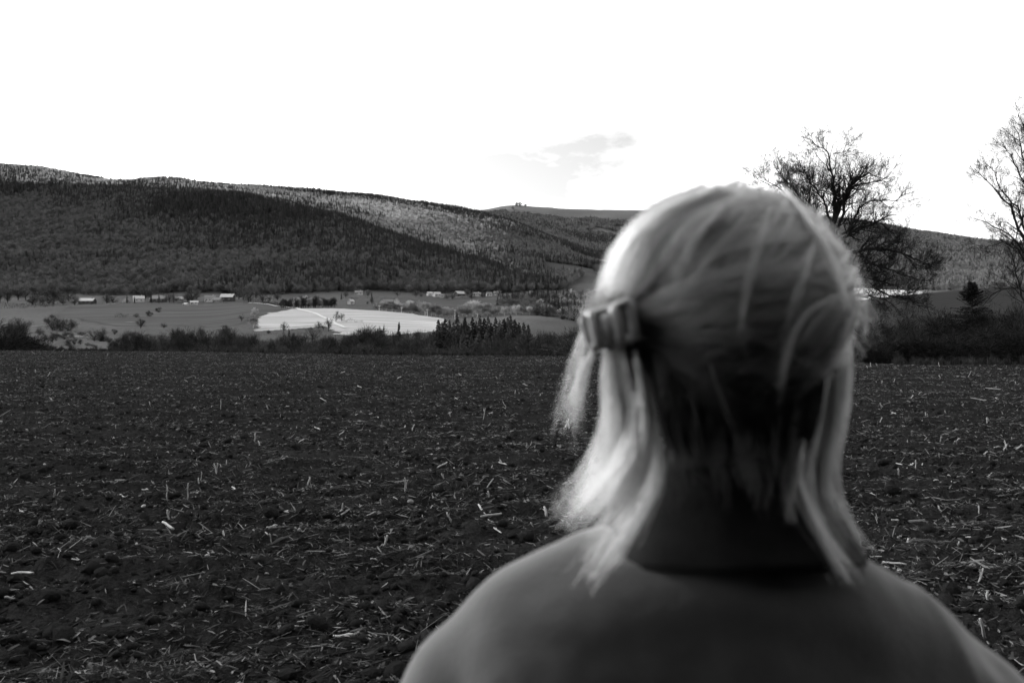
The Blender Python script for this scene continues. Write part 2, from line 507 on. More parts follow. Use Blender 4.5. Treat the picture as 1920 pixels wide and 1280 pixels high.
def build_cloud():
    HC = 1400.0
    res = 22.0
    xs = np.arange(-4500, 1400, res); ys = np.arange(-2500, 5200, res)
    Xc, Yc = np.meshgrid(xs, ys)
    Zg = np.zeros_like(Xc)
    for _ in range(6):                                     # follow the sun ray from the deck down to the land
        t = (HC - Zg) / SUNV[2]
        Xg, Yg = Xc - SUNV[0] * t, Yc - SUNV[1] * t
        Zg = np.where(Yg > 60, H(Xg, np.maximum(Yg, 60)), 0.0)
    lit = lit_mask(Xg, Yg) * (Yg > 60)
    edge = (fbm(Xc / 160, Yc / 160, 5, 77) - 0.5) * 0.5
    solid = (lit + edge * (lit > 0.02) * (lit < 0.98)) < 0.5
    # the deck frays out at its own rim
    rim = np.minimum.reduce([(Xc + 4500) / 500, (1400 - Xc) / 500, (Yc + 2500) / 900, np.maximum((4000 - Yc) / 500, (-0.60 * Yc - Xc) / 400)])
    solid &= (rim + (fbm(Xc / 500, Yc / 500, 4, 88) - 0.5) * 2.2) > 0.45
    n, m = Xc.shape
    cell = solid[:-1, :-1] & solid[1:, :-1] & solid[:-1, 1:] & solid[1:, 1:]
    bump = fbm(Xc / 240, Yc / 240, 4, 91)
    top = HC + 60 + 160 * bump
    bot = HC - 25 * fbm(Xc / 120, Yc / 120, 4, 92)
    idx = np.arange(n * m).reshape(n, m)
    qt = np.stack([idx[:-1, :-1], idx[:-1, 1:], idx[1:, 1:], idx[1:, :-1]], -1)[cell]
    qb = qt[:, ::-1] + n * m
    faces = [qt, qb]
    pc = np.pad(cell, 1)
    def side(mask, a, b):
        i, j = np.nonzero(mask)
        va, vb = idx[i + a[0], j + a[1]], idx[i + b[0], j + b[1]]
        faces.append(np.stack([va, vb, vb + n * m, va + n * m], -1))
    side(cell & ~pc[:-2, 1:-1], (0, 1), (0, 0)); side(cell & ~pc[2:, 1:-1], (1, 0), (1, 1))
    side(cell & ~pc[1:-1, :-2], (0, 0), (1, 0)); side(cell & ~pc[1:-1, 2:], (1, 1), (0, 1))
    fa = np.concatenate(faces)
    v = np.concatenate([np.stack([Xc, Yc, top], -1).reshape(-1, 3), np.stack([Xc, Yc, bot], -1).reshape(-1, 3)])
    used, inv = np.unique(fa, return_inverse=True)
    me = mesh_from('cloud', v[used], inv.reshape(-1, 4), True)
    m_ = bpy.data.materials.new('cloud_vapour'); m_.use_nodes = True
    nn, ll = m_.node_tree.nodes, m_.node_tree.links
    tr = nn.new('ShaderNodeBsdfTranslucent'); tr.inputs[0].default_value = (0.6, 0.6, 0.6, 1)
    df = nn.new('ShaderNodeBsdfDiffuse'); df.inputs[0].default_value = (0.6, 0.6, 0.6, 1)
    ms = nn.new('ShaderNodeMixShader'); ms.inputs[0].default_value = 0.25
    ll.new(tr.outputs[0], ms.inputs[1]); ll.new(df.outputs[0], ms.inputs[2])
    tp = nn.new('ShaderNodeBsdfTransparent')                 # thin cloud: a little of the sun comes through
    m2 = nn.new('ShaderNodeMixShader'); m2.inputs[0].default_value = 0.46
    ll.new(ms.outputs[0], m2.inputs[1]); ll.new(tp.outputs[0], m2.inputs[2])
    ll.new(m2.outputs[0], nn['Material Output'].inputs[0])
    o = link('cloud', me, m_)
    tag(o, 'broad broken layer of pale cloud high over the valley', kind='stuff')
build_cloud()
# ------------------------------------------------------------------ the ploughed maize field
def field_z(X, Y):
    """soil surface: rolling plough waves, furrows, clods"""
    u = X / np.maximum(Y, 1.5) * F + 960
    e = field_edge(u)
    wave = 0.05 * (fbm(X / 3.2, Y / 1.3, 3, 101) - 0.5) * 2
    # furrows run across, turning away on the right
    c, s = math.cos(0.22), math.sin(0.22)
    fx, fy = X * c + Y * s, -X * s + Y * c
    fur = 0.032 * np.sin((fy + 0.25 * (fbm(X / 2.0, Y / 2.0, 2, 103) - .5) * 2) * 2 * math.pi / 0.75)
    clod = 0.085 * np.abs(fbm(X / 0.30, Y / 0.30, 4, 105) - 0.5) * 2
    fine = 0.020 * (fbm(X / 0.07, Y / 0.07, 3, 107) - 0.5) * 2
    drop = np.maximum(Y - e, 0.0)
    return wave + fur + clod + fine - 0.04 - 0.01 * drop ** 1.6 - 0.5 * np.clip(drop - 5, 0, 1)

M_soil = bpy.data.materials.new('damp_soil')
M_soil.use_nodes = True
def _soil(m):
    n, l = m.node_tree.nodes, m.node_tree.links
    p = n['Principled BSDF']
    p.inputs['Roughness'].default_value = 0.85
    p.inputs['Specular IOR Level'].default_value = 0.0
    t = n.new('ShaderNodeTexCoord')
    a = n.new('ShaderNodeTexNoise'); a.inputs['Scale'].default_value = 26; a.inputs['Detail'].default_value = 10; a.inputs['Roughness'].default_value = 0.7
    b = n.new('ShaderNodeTexNoise'); b.inputs['Scale'].default_value = 0.9; b.inputs['Detail'].default_value = 4
    l.new(t.outputs['Object'], a.inputs['Vector']); l.new(t.outputs['Object'], b.inputs['Vector'])
    r = n.new('ShaderNodeMapRange'); r.inputs[1].default_value, r.inputs[2].default_value = 0.35, 0.72
    r.inputs[3].default_value, r.inputs[4].default_value = 0.007, 0.026
    l.new(a.outputs['Fac'], r.inputs[0])
    q = n.new('ShaderNodeMapRange'); q.inputs[1].default_value, q.inputs[2].default_value = 0.3, 0.7
    q.inputs[3].default_value, q.inputs[4].default_value = 0.7, 1.3
    l.new(b.outputs['Fac'], q.inputs[0])
    k = n.new('ShaderNodeMath'); k.operation = 'MULTIPLY'
    l.new(r.outputs[0], k.inputs[0]); l.new(q.outputs[0], k.inputs[1])
    l.new(k.outputs[0], p.inputs['Base Color'])
    bp = n.new('ShaderNodeBump'); bp.inputs['Strength'].default_value = 0.9; bp.inputs['Distance'].default_value = 0.02
    c = n.new('ShaderNodeTexNoise'); c.inputs['Scale'].default_value = 55; c.inputs['Detail'].default_value = 8
    l.new(t.outputs['Object'], c.inputs['Vector']); l.new(c.outputs['Fac'], bp.inputs['Height']); l.new(bp.outputs[0], p.inputs['Normal'])
_soil(M_soil)

def build_field():
    rows = np.exp(np.linspace(math.log(2.2), math.log(100), 560))
    us = np.linspace(-330, 2250, 720)
    U, Y = np.meshgrid(us, rows)
    X = (U - 960) / F * Y
    v = np.stack([X, Y, field_z(X, Y)], -1).reshape(-1, 3)
    n, m = X.shape
    idx = np.arange(n * m).reshape(n, m)
    f = np.stack([idx[:-1, :-1], idx[:-1, 1:], idx[1:, 1:], idx[1:, :-1]], -1).reshape(-1, 4)
    o = link('ploughed_field', mesh_from('ploughed_field', v, f, True), M_soil)
    tag(o, 'dark ploughed field strewn with maize stubble and straw', kind='structure')
    # the same field going on around and behind
    xs = np.arange(-300, 300.1, 1.5); ys = np.arange(-300, 96, 1.5)
    X, Y = np.meshgrid(xs, ys)
    u = X / np.maximum(Y, 1.0) * F + 960
    e = field_edge(u)
    Z = -0.16 + 0.05 * (fbm(X / 3, Y / 3, 3, 120) - 0.5) - 0.02 * np.maximum(Y - e, 0) ** 1.6
    n, m = X.shape
    idx = np.arange(n * m).reshape(n, m)
    f = np.stack([idx[:-1, :-1], idx[:-1, 1:], idx[1:, 1:], idx[1:, :-1]], -1).reshape(-1, 4)
    o = link('field_ground', mesh_from('field_ground', np.stack([X, Y, Z], -1).reshape(-1, 3), f, True), M_soil)
    tag(o, 'dark soil of the field going on to the sides', kind='structure')
build_field()

# instancing on points for what nobody could count
def scatter(name, pts, rot, scl, variants, label, seed=0):
    """one stuff object: every point carries one of the variant meshes"""
    me = bpy.data.meshes.new(name)
    n = len(pts)
    me.vertices.add(n)
    me.vertices.foreach_set('co', np.asarray(pts, np.float32).ravel())
    a = me.attributes.new('rot', 'FLOAT_VECTOR', 'POINT'); a.data.foreach_set('vector', np.asarray(rot, np.float32).ravel())
    a = me.attributes.new('scl', 'FLOAT_VECTOR', 'POINT'); a.data.foreach_set('vector', np.asarray(scl, np.float32).ravel())
    a = me.attributes.new('pick', 'INT', 'POINT'); a.data.foreach_set('value', np.random.default_rng(seed).integers(0, len(variants), n).astype(np.int32))
    me.update()
    col = bpy.data.collections.new(name + '_kinds')
    for i, vm in enumerate(variants):
        vo = bpy.data.objects.new(name + '_kind', vm)
        col.objects.link(vo)
    g = bpy.data.node_groups.new(name + '_scatter', 'GeometryNodeTree')
    g.interface.new_socket('Geometry', in_out='INPUT', socket_type='NodeSocketGeometry')
    g.interface.new_socket('Geometry', in_out='OUTPUT', socket_type='NodeSocketGeometry')
    gi, go = g.nodes.new('NodeGroupInput'), g.nodes.new('NodeGroupOutput')
    ip = g.nodes.new('GeometryNodeInstanceOnPoints')
    ci = g.nodes.new('GeometryNodeCollectionInfo')
    ci.inputs['Collection'].default_value = col
    ci.inputs['Separate Children'].default_value = True
    ci.inputs['Reset Children'].default_value = True
    ip.inputs['Pick Instance'].default_value = True
    def attr(nm, ty):
        x = g.nodes.new('GeometryNodeInputNamedAttribute'); x.data_type = ty
        x.inputs['Name'].default_value = nm
        return x.outputs['Attribute']
    g.links.new(gi.outputs[0], ip.inputs['Points'])
    g.links.new(ci.outputs[0], ip.inputs['Instance'])
    g.links.new(attr('pick', 'INT'), ip.inputs['Instance Index'])
    er = g.nodes.new('FunctionNodeEulerToRotation')
    g.links.new(attr('rot', 'FLOAT_VECTOR'), er.inputs[0])
    g.links.new(er.outputs[0], ip.inputs['Rotation'])
    g.links.new(attr('scl', 'FLOAT_VECTOR'), ip.inputs['Scale'])
    g.links.new(ip.outputs[0], go.inputs[0])
    o = link(name, me)
    md = o.modifiers.new('scatter', 'NODES')
    md.node_group = g
    return tag(o, label, kind='stuff')

M_straw = mat('straw', 0.08, 0.18, scale=9, rough=0.9, spec=0.05, inst=True, skew=3.0)
M_leafshred = mat('dry_leaf', 0.04, 0.12, scale=12, rough=0.9, spec=0.05, inst=True, skew=2.0)
M_clod = mat('clod_soil', 0.008, 0.03, scale=30, rough=0.95, spec=0.0, bump=0.5, bscale=60)
M_stalk = mat('maize_stalk', 0.22, 0.42, scale=25, rough=0.8, spec=0.1)
M_stone = mat('field_stone', 0.12, 0.25, scale=20, rough=0.8, inst=True)

def straw_mesh(i):
    r = random.Random(100 + i)
    b = MB()
    k = 4
    bend = r.uniform(-0.35, 0.35)
    kink = r.uniform(-0.3, 0.3)
    pts = [(-.5 + t / k, 14 * bend * math.sin(math.pi * t / k) + (kink * 4 if t == 2 else 0), 2.5 * math.sin(math.pi * t / k)) for t in range(k + 1)]
    w = r.uniform(0.5, 1.0)
    b.tube(pts, [w, w * 1.1, w, w * .9, w * .6], 3)
    if i % 3 == 0:
        b.tube([(0, 0, 0), (.2, 9 * (1 if i % 2 else -1), 2)], [w * .7, w * .3], 3)
    me = b.mesh('straw'); me.materials.append(M_straw); return me

def leaf_mesh(i):
    r = random.Random(200 + i)
    v, f = [], []
    k = 5
    cur = r.uniform(0.2, 0.6); tw = r.uniform(-1.2, 1.2)
    for t in range(k + 1):
        s = t / k
        w = 0.16 * (math.sin(math.pi * min(max(s, .06), .94)) ** .6) * r.uniform(.7, 1.1)
        a = tw * (s - .5)
        z = cur * .35 * math.sin(math.pi * s)
        for sg in (-1, 1):
            v.append((s - .5, sg * w * math.cos(a), z + sg * w * math.sin(a)))
    for t in range(k):
        f.append((2 * t, 2 * t + 1, 2 * t + 3, 2 * t + 2))
    me = mesh_from('leaf_shred', v, f); me.materials.append(M_leafshred); return me

def clod_mesh(i, m):
    bm = bmesh.new()
    bmesh.ops.create_icosphere(bm, subdivisions=2, radius=0.5)
    r = random.Random(300 + i)
    ox = r.uniform(0, 50)
    for vv in bm.verts:
        c = vv.co
        k = 0.62 + 0.75 * float(fbm(np.array([c.x * 1.7 + ox + c.z]), np.array([c.y * 1.7 + c.z * 1.3]), 3, 31)[0])
        vv.co = Vector((c.x * k, c.y * k * .85, c.z * k * .62))
    me = bpy.data.meshes.new('clod'); bm.to_mesh(me); bm.free()
    me.materials.append(m); return me

def field_points(n, yfar, seed, power=1.0, near=2.6):
    """uniform over the soil near, thinning with distance"""
    r = np.random.default_rng(seed)
    u = r.uniform(-200, 2120, n)
    t = r.random(n)
    # density per square metre falls with distance: sample distance with pdf ~ Y^(1-power)
    a = 2 - power
    if abs(a) < 1e-6:
        Y = near * (yfar / near) ** t
    else:
        Y = (near ** a + (yfar ** a - near ** a) * t) ** (1 / a)
    X = (u - 960) / F * Y
    keep = Y < field_edge(u) + 0.6
    # patchy: residue gathers in drifts along the furrows
    d = fbm(X / 1.1 + 0.25 * Y, Y / 0.45, 3, seed + 5)
    keep &= r.random(n) < np.clip((d - 0.30) * 3.2, 0.12, 1)
    X, Y = X[keep], Y[keep]
    return X, Y, r

def build_litter():
    X, Y, r = field_points(430000, 92, 11, 1.2)
    n = len(X)
    ln = np.clip(r.lognormal(math.log(0.026), 0.6, n), 0.010, 0.15)
    ln *= 1 + np.clip((Y - 20) / 90, 0, 0.6)
    Z = field_z(X, Y) + 0.008 + 0.12 * ln * r.random(n)
    rot = np.stack([r.uniform(0, 6.28, n), r.normal(0, 0.28, n), r.uniform(0, 6.28, n)], -1)
    th = np.clip(r.lognormal(math.log(0.0013), .4, n), .0007, .003) * (1 + np.clip((Y - 8) / 30, 0, 0.9))
    scl = np.stack([ln, th, th], -1)
    scatter('straw_litter', np.stack([X, Y, Z], -1), rot, scl, [straw_mesh(i) for i in range(10)], 'fine pale straw scattered all over the ploughed soil', 1)
    X, Y, r = field_points(42000, 80, 12, 1.3)
    n = len(X)
    ln = np.clip(r.lognormal(math.log(0.022), 0.55, n), 0.010, 0.10)
    Z = field_z(X, Y) + 0.012 + 0.1 * ln
    rot = np.stack([r.normal(0, .5, n), r.normal(0, .4, n), r.uniform(0, 6.28, n)], -1)
    scatter('leaf_litter', np.stack([X, Y, Z], -1), rot, np.stack([ln, ln * .6, ln], -1), [leaf_mesh(i) for i in range(8)], 'curled dry maize leaf shreds scattered over the soil', 2)
    X, Y, r = field_points(95000, 90, 13, 1.2)
    n = len(X)
    sz = np.clip(r.lognormal(math.log(0.035), 0.55, n), 0.012, 0.16)
    Z = field_z(X, Y) + sz * .08
    rot = np.stack([r.normal(0, .3, n), r.normal(0, .3, n), r.uniform(0, 6.28, n)], -1)
    scatter('soil_clods', np.stack([X, Y, Z], -1), rot, np.stack([sz, sz, sz], -1), [clod_mesh(i, M_clod) for i in range(8)], 'crumbly dark clods of soil covering the ploughed field', 3)
    X, Y, r = field_points(1500, 60, 14, 1.2)
    n = len(X)
    sz = np.clip(r.lognormal(math.log(0.022), 0.4, n), 0.012, 0.06)
    Z = field_z(X, Y) + sz * .2
    rot = np.stack([r.normal(0, .3, n), r.normal(0, .3, n), r.uniform(0, 6.28, n)], -1)
    scatter('pebbles', np.stack([X, Y, Z], -1), rot, np.stack([sz, sz, sz], -1), [clod_mesh(20 + i, M_stone) for i in range(4)], 'small pale pebbles scattered over the dark soil', 4)
build_litter()

def tuft_mesh(i):
    r = np.random.default_rng(950 + i)
    v, f = [], []
    for k in range(46):
        an = r.uniform(0, 6.28); ln = r.uniform(.45, 1.0); lean = r.uniform(.05, .7)
        x, y = r.normal(0, .10, 2)
        dx, dy = math.cos(an), math.sin(an)
        w = r.uniform(.008, .018)
        b = len(v)
        v += [(x - dy * w, y + dx * w, -.05), (x + dy * w, y - dx * w, -.05), (x + dx * lean * ln * .4 + dy * w * .7, y + dy * lean * ln * .4 - dx * w * .7, ln * .6), (x + dx * lean * ln, y + dy * lean * ln, ln * (1 - lean * .35)), (x + dx * lean * ln * .4 - dy * w * .7, y + dy * lean * ln * .4 + dx * w * .7, ln * .6)]
        f += [(b, b + 1, b + 2, b + 4), (b + 4, b + 2, b + 3)]
    me = mesh_from('grass_tuft', v, f); me.materials.append(M_verge); return me
M_verge = mat('dry_verge_grass', 0.018, 0.045, scale=6, rough=0.95, spec=0.0, inst=True)
def build_verge():
    r = np.random.default_rng(15)
    n = 5200
    u = r.uniform(-300, 2200, n)
    Y = field_edge(u) + r.normal(1.6, 1.0, n)
    X = (u - 960) / F * Y
    keep = fbm(X / 5, Y / 5, 3, 44) > np.where(u > 1450, .56, .42)
    X, Y = X[keep], Y[keep]
    n = len(X)
    h = np.clip(r.lognormal(math.log(.22), .5, n), .08, .75)
    rot = np.stack([r.normal(0, .1, n), r.normal(0, .1, n), r.uniform(0, 6.28, n)], -1)
    scatter('verge_grass', np.stack([X, Y, np.maximum(field_z(X, Y), H(X, Y)) - .01], -1), rot, np.stack([h, h, h], -1), [tuft_mesh(i) for i in range(5)], 'dry grass and weeds along the far edge of the field', 16)
build_verge()

# the stalks one can pick out, each where it lies or stands
def stalk_mesh(i):
    r = random.Random(400 + i)
    b = MB()
    k = 7
    w = r.uniform(0.045, 0.065)
    bx, by = r.uniform(-.05, .05), r.uniform(-.05, .05)
    pts, rd = [], []
    for t in range(k + 1):
        s = t / k
        pts.append((bx * math.sin(math.pi * s), by * math.sin(2 * math.pi * s), s))
        node = 1.18 if t in (2, 5) else 1.0
        rd.append(w * node * (1 - .12 * s))
    b.tube(pts, rd, 7)
    # split, slanted cut at the top and a torn sheath
    b.tube([(0, 0, .55), (.05, .03, .75), (.12, .08, .9)], [w * .8, w * .5, w * .12], 4)
    me = b.mesh('maize_stalk', True); me.materials.append(M_stalk); return me
SM = [stalk_mesh(i) for i in range(6)]

def stalk(px0, py0, px1, py1, lying=None):
    """base pixel and tip pixel of a stalk seen in the photograph"""
    if py0 < py1: px0, py0, px1, py1 = px1, py1, px0, py0
    Y = CH * F / max(py0 - HY, 18)
    for _ in range(8):
        x = X_at(px0, Y)
        z = float(field_z(np.array([x]), np.array([Y]))[0])
        Y = (CH - z) * F / (py0 - HY)
    dx, dy = (px1 - px0), (py0 - py1)
    steep = dy > 1.1 * abs(dx)
    a = Vector((X_at(px0, Y), Y, z - (0.02 if steep else -0.008)))
    if steep:
        tip = P3(px1, py1, Y + random.uniform(-.06, .06))
    else:
        Y1 = CH * F / max(py1 - HY, 17)
        Y1 = Y + max(min(Y1 - Y, 0.16), -0.16)
        x1 = X_at(px1, Y1)
        tip = Vector((x1, Y1, max(Z_at(py1, Y1), float(field_z(np.array([x1]), np.array([Y1]))[0]) + .008)))
    d = tip - a
    L = d.length
    o = link('maize_stalk', random.choice(SM))
    o.location = a
    o.rotation_mode = 'QUATERNION'
    q = d.to_track_quat('Z', 'Y')
    o.rotation_quaternion = q @ Matrix.Rotation(random.uniform(0, 6.28), 3, 'Z').to_quaternion()
    th = random.uniform(0.075, 0.135) * (1 + min(Y / 40, 1.0))
    o.scale = (th, th, L)
    far = 'near the far field edge' if Y > 28 else ('in the middle field' if Y > 12 else ('in the nearer field' if Y > 7 else 'in the foreground soil'))
    side = 'right of the person' if px0 > 1500 else ('near the left picture edge' if px0 < 230 else ('below the village' if px0 < 470 else ('below the bright field' if px0 < 840 else 'just left of the person')))
    if steep:
        tag(o, 'upright pale cut maize stalk ' + far + ', ' + side, 'maize stalk', 'standing maize stalks')
    else:
        tag(o, 'fallen pale maize stalk ' + far + ', ' + side, 'maize stalk', 'fallen maize stalks')
    return o

STALKS = [(414,766,414,748),(283,765,280,752),(247,702,255,706),(346,712,352,716),(147,704,163,702),(94,697,88,705),(76,776,80,780),(395,765,397,760),
 (477,825,479,812),(484,826,489,836),(477,812,478,828),(401,868,407,888),(405,888,408,868),(353,905,351,935),(372,895,376,918),(312,908,314,935),(314,955,319,975),(99,934,103,917),
 (116,920,132,921),(225,930,234,933),(267,917,278,919),(37,960,44,962),(305,985,325,993),(135,1052,180,1057),(22,1075,62,1076),(630,970,655,955),(622,972,642,960),
 (760,898,763,922),(760,922,759,895),(820,878,838,866),(821,811,830,798),(636,816,645,808),(670,723,678,727),(600,746,612,752),(692,777,698,774),(707,781,711,784),(755,807,760,797),(773,805,777,795),
 (840,776,846,772),(842,772,845,779),(906,784,910,765),(943,753,949,762),(986,841,988,830),(923,737,926,733),(905,920,925,897),(937,861,945,870),(935,866,950,872),(990,792,995,798),(1045,777,1048,787),(1060,800,1066,785),(1062,788,1067,800),
 (915,920,917,938),(897,953,905,958),(902,970,940,962),(915,973,926,980),(995,978,1002,988),(718,1025,726,1003),(838,960,846,975),(828,887,836,902),(555,1000,562,990),(500,990,520,984),
 (1738,775,1741,786),(1735,773,1739,790),(1820,748,1850,751),(1848,727,1880,731),(1815,733,1820,740),(1790,705,1815,707),(1815,707,1820,697),(1883,825,1888,840),(1882,842,1888,832),(1905,843,1915,833),(1716,878,1717,862),(1728,875,1730,868),
 (1650,755,1656,764),(1653,720,1654,713),(1642,714,1645,719),(1676,715,1678,710),(1650,790,1654,782),(1672,773,1680,776),(1722,740,1728,734),(1712,740,1708,746),(1866,745,1873,750),(1763,825,1765,818),(1790,828,1800,822),(1845,852,1852,846),(1800,852,1815,851),
 (1904,715,1906,724),(1760,703,1764,708),(1700,880,1712,868),(1680,868,1692,872),(1684,878,1686,888),(1850,792,1851,782),(1625,685,1628,692),(1632,680,1633,689),(1642,681,1647,688),(1760,679,1761,688),
 (1655,1052,1700,1060),(1660,1063,1676,1068),(1840,1078,1825,1084),(1851,1130,1852,1108),(1895,1245,1920,1250),(1600,1075,1640,1072),(1880,1010,1886,1013),
 (60,660,66,664),(115,660,120,655),(200,668,203,662),(230,700,236,696),(455,750,460,742),(500,760,503,768),(540,735,545,742),(590,800,600,806),(570,822,560,830),(520,700,523,706),(610,690,618,692),(640,700,647,696),(700,690,703,684),(745,710,752,706),(860,700,866,705),(980,720,990,723),(1010,745,1014,738)]
for s in STALKS:
    stalk(*s)
for k in range(60):
    px = random.uniform(0, 1920)
    py = 690 + 520 * random.random() ** 1.5
    if 1080 < px < 1600 and py > 690 and random.random() < .85: continue
    Y = CH * F / (py - HY)
    L = random.uniform(.04, .12) * F / Y
    a = random.choice([random.uniform(-.35, .35), random.uniform(1.2, 1.9), random.uniform(-.6, 3.6)])
    stalk(px, py, px + L * math.cos(a), py - abs(L * math.sin(a)) * (1 if a > .5 else .4))
# ------------------------------------------------------------------ trees: generators
M_bark = mat('bark', 0.012, 0.03, scale=6, rough=0.95, spec=0.05)
M_twig = mat('bare_twigs', 0.07, 0.12, scale=0.5, rough=0.95, spec=0.03, inst=True)
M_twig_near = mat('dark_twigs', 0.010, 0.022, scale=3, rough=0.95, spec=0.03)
M_pale = mat('sunlit_pale_twigs', 0.17, 0.34, scale=0.6, rough=0.9, spec=0.05, inst=True, trans=0.35)  # sunlight on the lit woods and rows partly put into this pale tone
M_palestem = mat('pale_birch_bark', 0.25, 0.5, scale=4, rough=0.9, spec=0.05)
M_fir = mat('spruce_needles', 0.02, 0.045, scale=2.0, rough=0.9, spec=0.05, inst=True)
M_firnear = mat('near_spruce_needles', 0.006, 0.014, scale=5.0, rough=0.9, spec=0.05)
M_grasst = mat('dry_tall_grass', 0.07, 0.18, scale=2.0, rough=0.9, spec=0.05, inst=True)

class TubeSet:
    """many tapered branches, built together"""
    def __init__(self, sides=3):
        self.s, self.k = sides, 1.0
        self.g = {}
    def add(self, pts, rads, sides=None):
        self.g.setdefault((len(pts), sides or self.s), []).append((pts, rads))
    def arrays(self):
        V, Fc, base = [], [], 0
        ref = np.array([0.31, 0.83, 0.46])
        for (k, s), lst in self.g.items():
            pts = np.array([q[0] for q in lst], float); rad = np.array([q[1] for q in lst], float)
            t = np.empty_like(pts)
            t[:, 1:-1] = pts[:, 2:] - pts[:, :-2]
            t[:, 0] = pts[:, 1] - pts[:, 0]; t[:, -1] = pts[:, -1] - pts[:, -2]
            t /= np.linalg.norm(t, axis=2, keepdims=True) + 1e-12
            rf = np.where((np.abs(t[:, :1] @ ref) < .9)[..., None], ref, np.array([1.0, 0, 0]))
            a = np.cross(t, np.broadcast_to(rf, t.shape)); a /= np.linalg.norm(a, axis=2, keepdims=True) + 1e-12
            b = np.cross(t, a)
            th = 2 * np.pi * np.arange(s) / s
            ring = pts[:, :, None] + rad[:, :, None, None] * (a[:, :, None] * np.cos(th)[:, None] + b[:, :, None] * np.sin(th)[:, None])
            V.append(ring.reshape(-1, 3) * self.k)
            idx = base + np.arange(len(lst) * k * s).reshape(len(lst), k, s)
            nx = np.roll(idx, -1, axis=2)
            Fc.append(np.stack([idx[:, :-1], nx[:, :-1], nx[:, 1:], idx[:, 1:]], -1).reshape(-1, 4))
            base += len(lst) * k * s
        return np.concatenate(V), np.concatenate(Fc)
    def mesh(self, name, m, smooth=False):
        v, f = self.arrays()
        me = mesh_from(name, v, f, smooth)
        me.materials.append(m)
        return me

def unit(v):
    return v / (math.sqrt(v[0] * v[0] + v[1] * v[1] + v[2] * v[2]) + 1e-12)

def cross3(a, b):
    return np.array([a[1] * b[2] - a[2] * b[1], a[2] * b[0] - a[0] * b[2], a[0] * b[1] - a[1] * b[0]])

def grow(ts_main, ts_twig, r, p0, d, length, rad, level, maxl, up=0.10, wander=0.22, kids=(5, 8), shrink=(0.45, 0.7), spread=(0.5, 1.0), segs=6, minr=0.004, straight0=True, sides=(7, 5, 4, 3, 3, 3)):
    d = unit(np.asarray(d, float)); p = np.asarray(p0, float)
    pts, rr = [p.copy()], [rad]
    st = length / segs
    dirs = [d]
    for i in range(segs):
        w = wander * (0.35 if level == 0 else 1)
        d = unit(d + r.normal(0, w, 3) + np.array([0, 0, up]))
        p = p + d * st
        pts.append(p.copy()); dirs.append(d)
        rr.append(max(rad * (1 - 0.80 * (i + 1) / segs), minr * .7))
    (ts_main if level <= 1 else ts_twig).add(pts, rr, sides[min(level, 5)])
    if level >= maxl: return
    n = r.integers(kids[0], kids[1] + 1)
    for j in range(n):
        f = r.uniform(0.28 if level else 0.35, 1.0)
        k = min(int(f * segs), segs - 1)
        q = pts[k] + (pts[k + 1] - pts[k]) * (f * segs - k)
        ax = unit(cross3(dirs[k], r.normal(0, 1, 3)))
        ang = r.uniform(*spread)
        nd = dirs[k] * math.cos(ang) + ax * math.sin(ang)
        grow(ts_main, ts_twig, r, q, nd, length * r.uniform(*shrink) * (1 - .35 * (f - .3)), max(rr[k] * r.uniform(.45, .7), minr), level + 1, maxl, up, wander, kids, shrink, spread, max(3, segs - 1), minr, False, sides)

def fir_mesh(seed, tiers=11, per=9, m=None, width=.2, droop=.35, sub=3):
    """unit-height spruce: drooping feathery boughs round a stem"""
    r = np.random.default_rng(seed)
    v, f = [], []
    for i in range(tiers * per):
        s = (i + r.random()) / (tiers * per)
        z = 0.06 + 0.94 * s
        L = width * (1 - s) ** 0.85 * r.uniform(.65, 1.2) + .012
        an = r.uniform(0, 6.28)
        c, sn = math.cos(an), math.sin(an)
        w = L * r.uniform(.28, .45)
        dz = -droop * L * r.uniform(.6, 1.3)
        b = len(v)
        mid = .55
        v += [(0, 0, z + .01), (c * L * mid - sn * w, sn * L * mid + c * w, z + dz * .4 - .015), (c * L, sn * L, z + dz + .02), (c * L * mid + sn * w, sn * L * mid - c * w, z + dz * .4 - .015), (c * L * mid, sn * L * mid, z + dz * .25 + .012)]
        f += [(b, b + 1, b + 4), (b + 1, b + 2, b + 4), (b + 2, b + 3, b + 4), (b + 3, b, b + 4)]
    b = len(v)
    k = 5
    for zz, rr_ in ((-.03, .014), (.99, .003)):
        for j in range(k):
            v.append((rr_ * math.cos(6.283 * j / k), rr_ * math.sin(6.283 * j / k), zz))
    f += [(b + j, b + (j + 1) % k, b + k + (j + 1) % k, b + k + j) for j in range(k)]
    me = mesh_from('spruce', v, f)
    me.materials.append(m or M_fir)
    return me

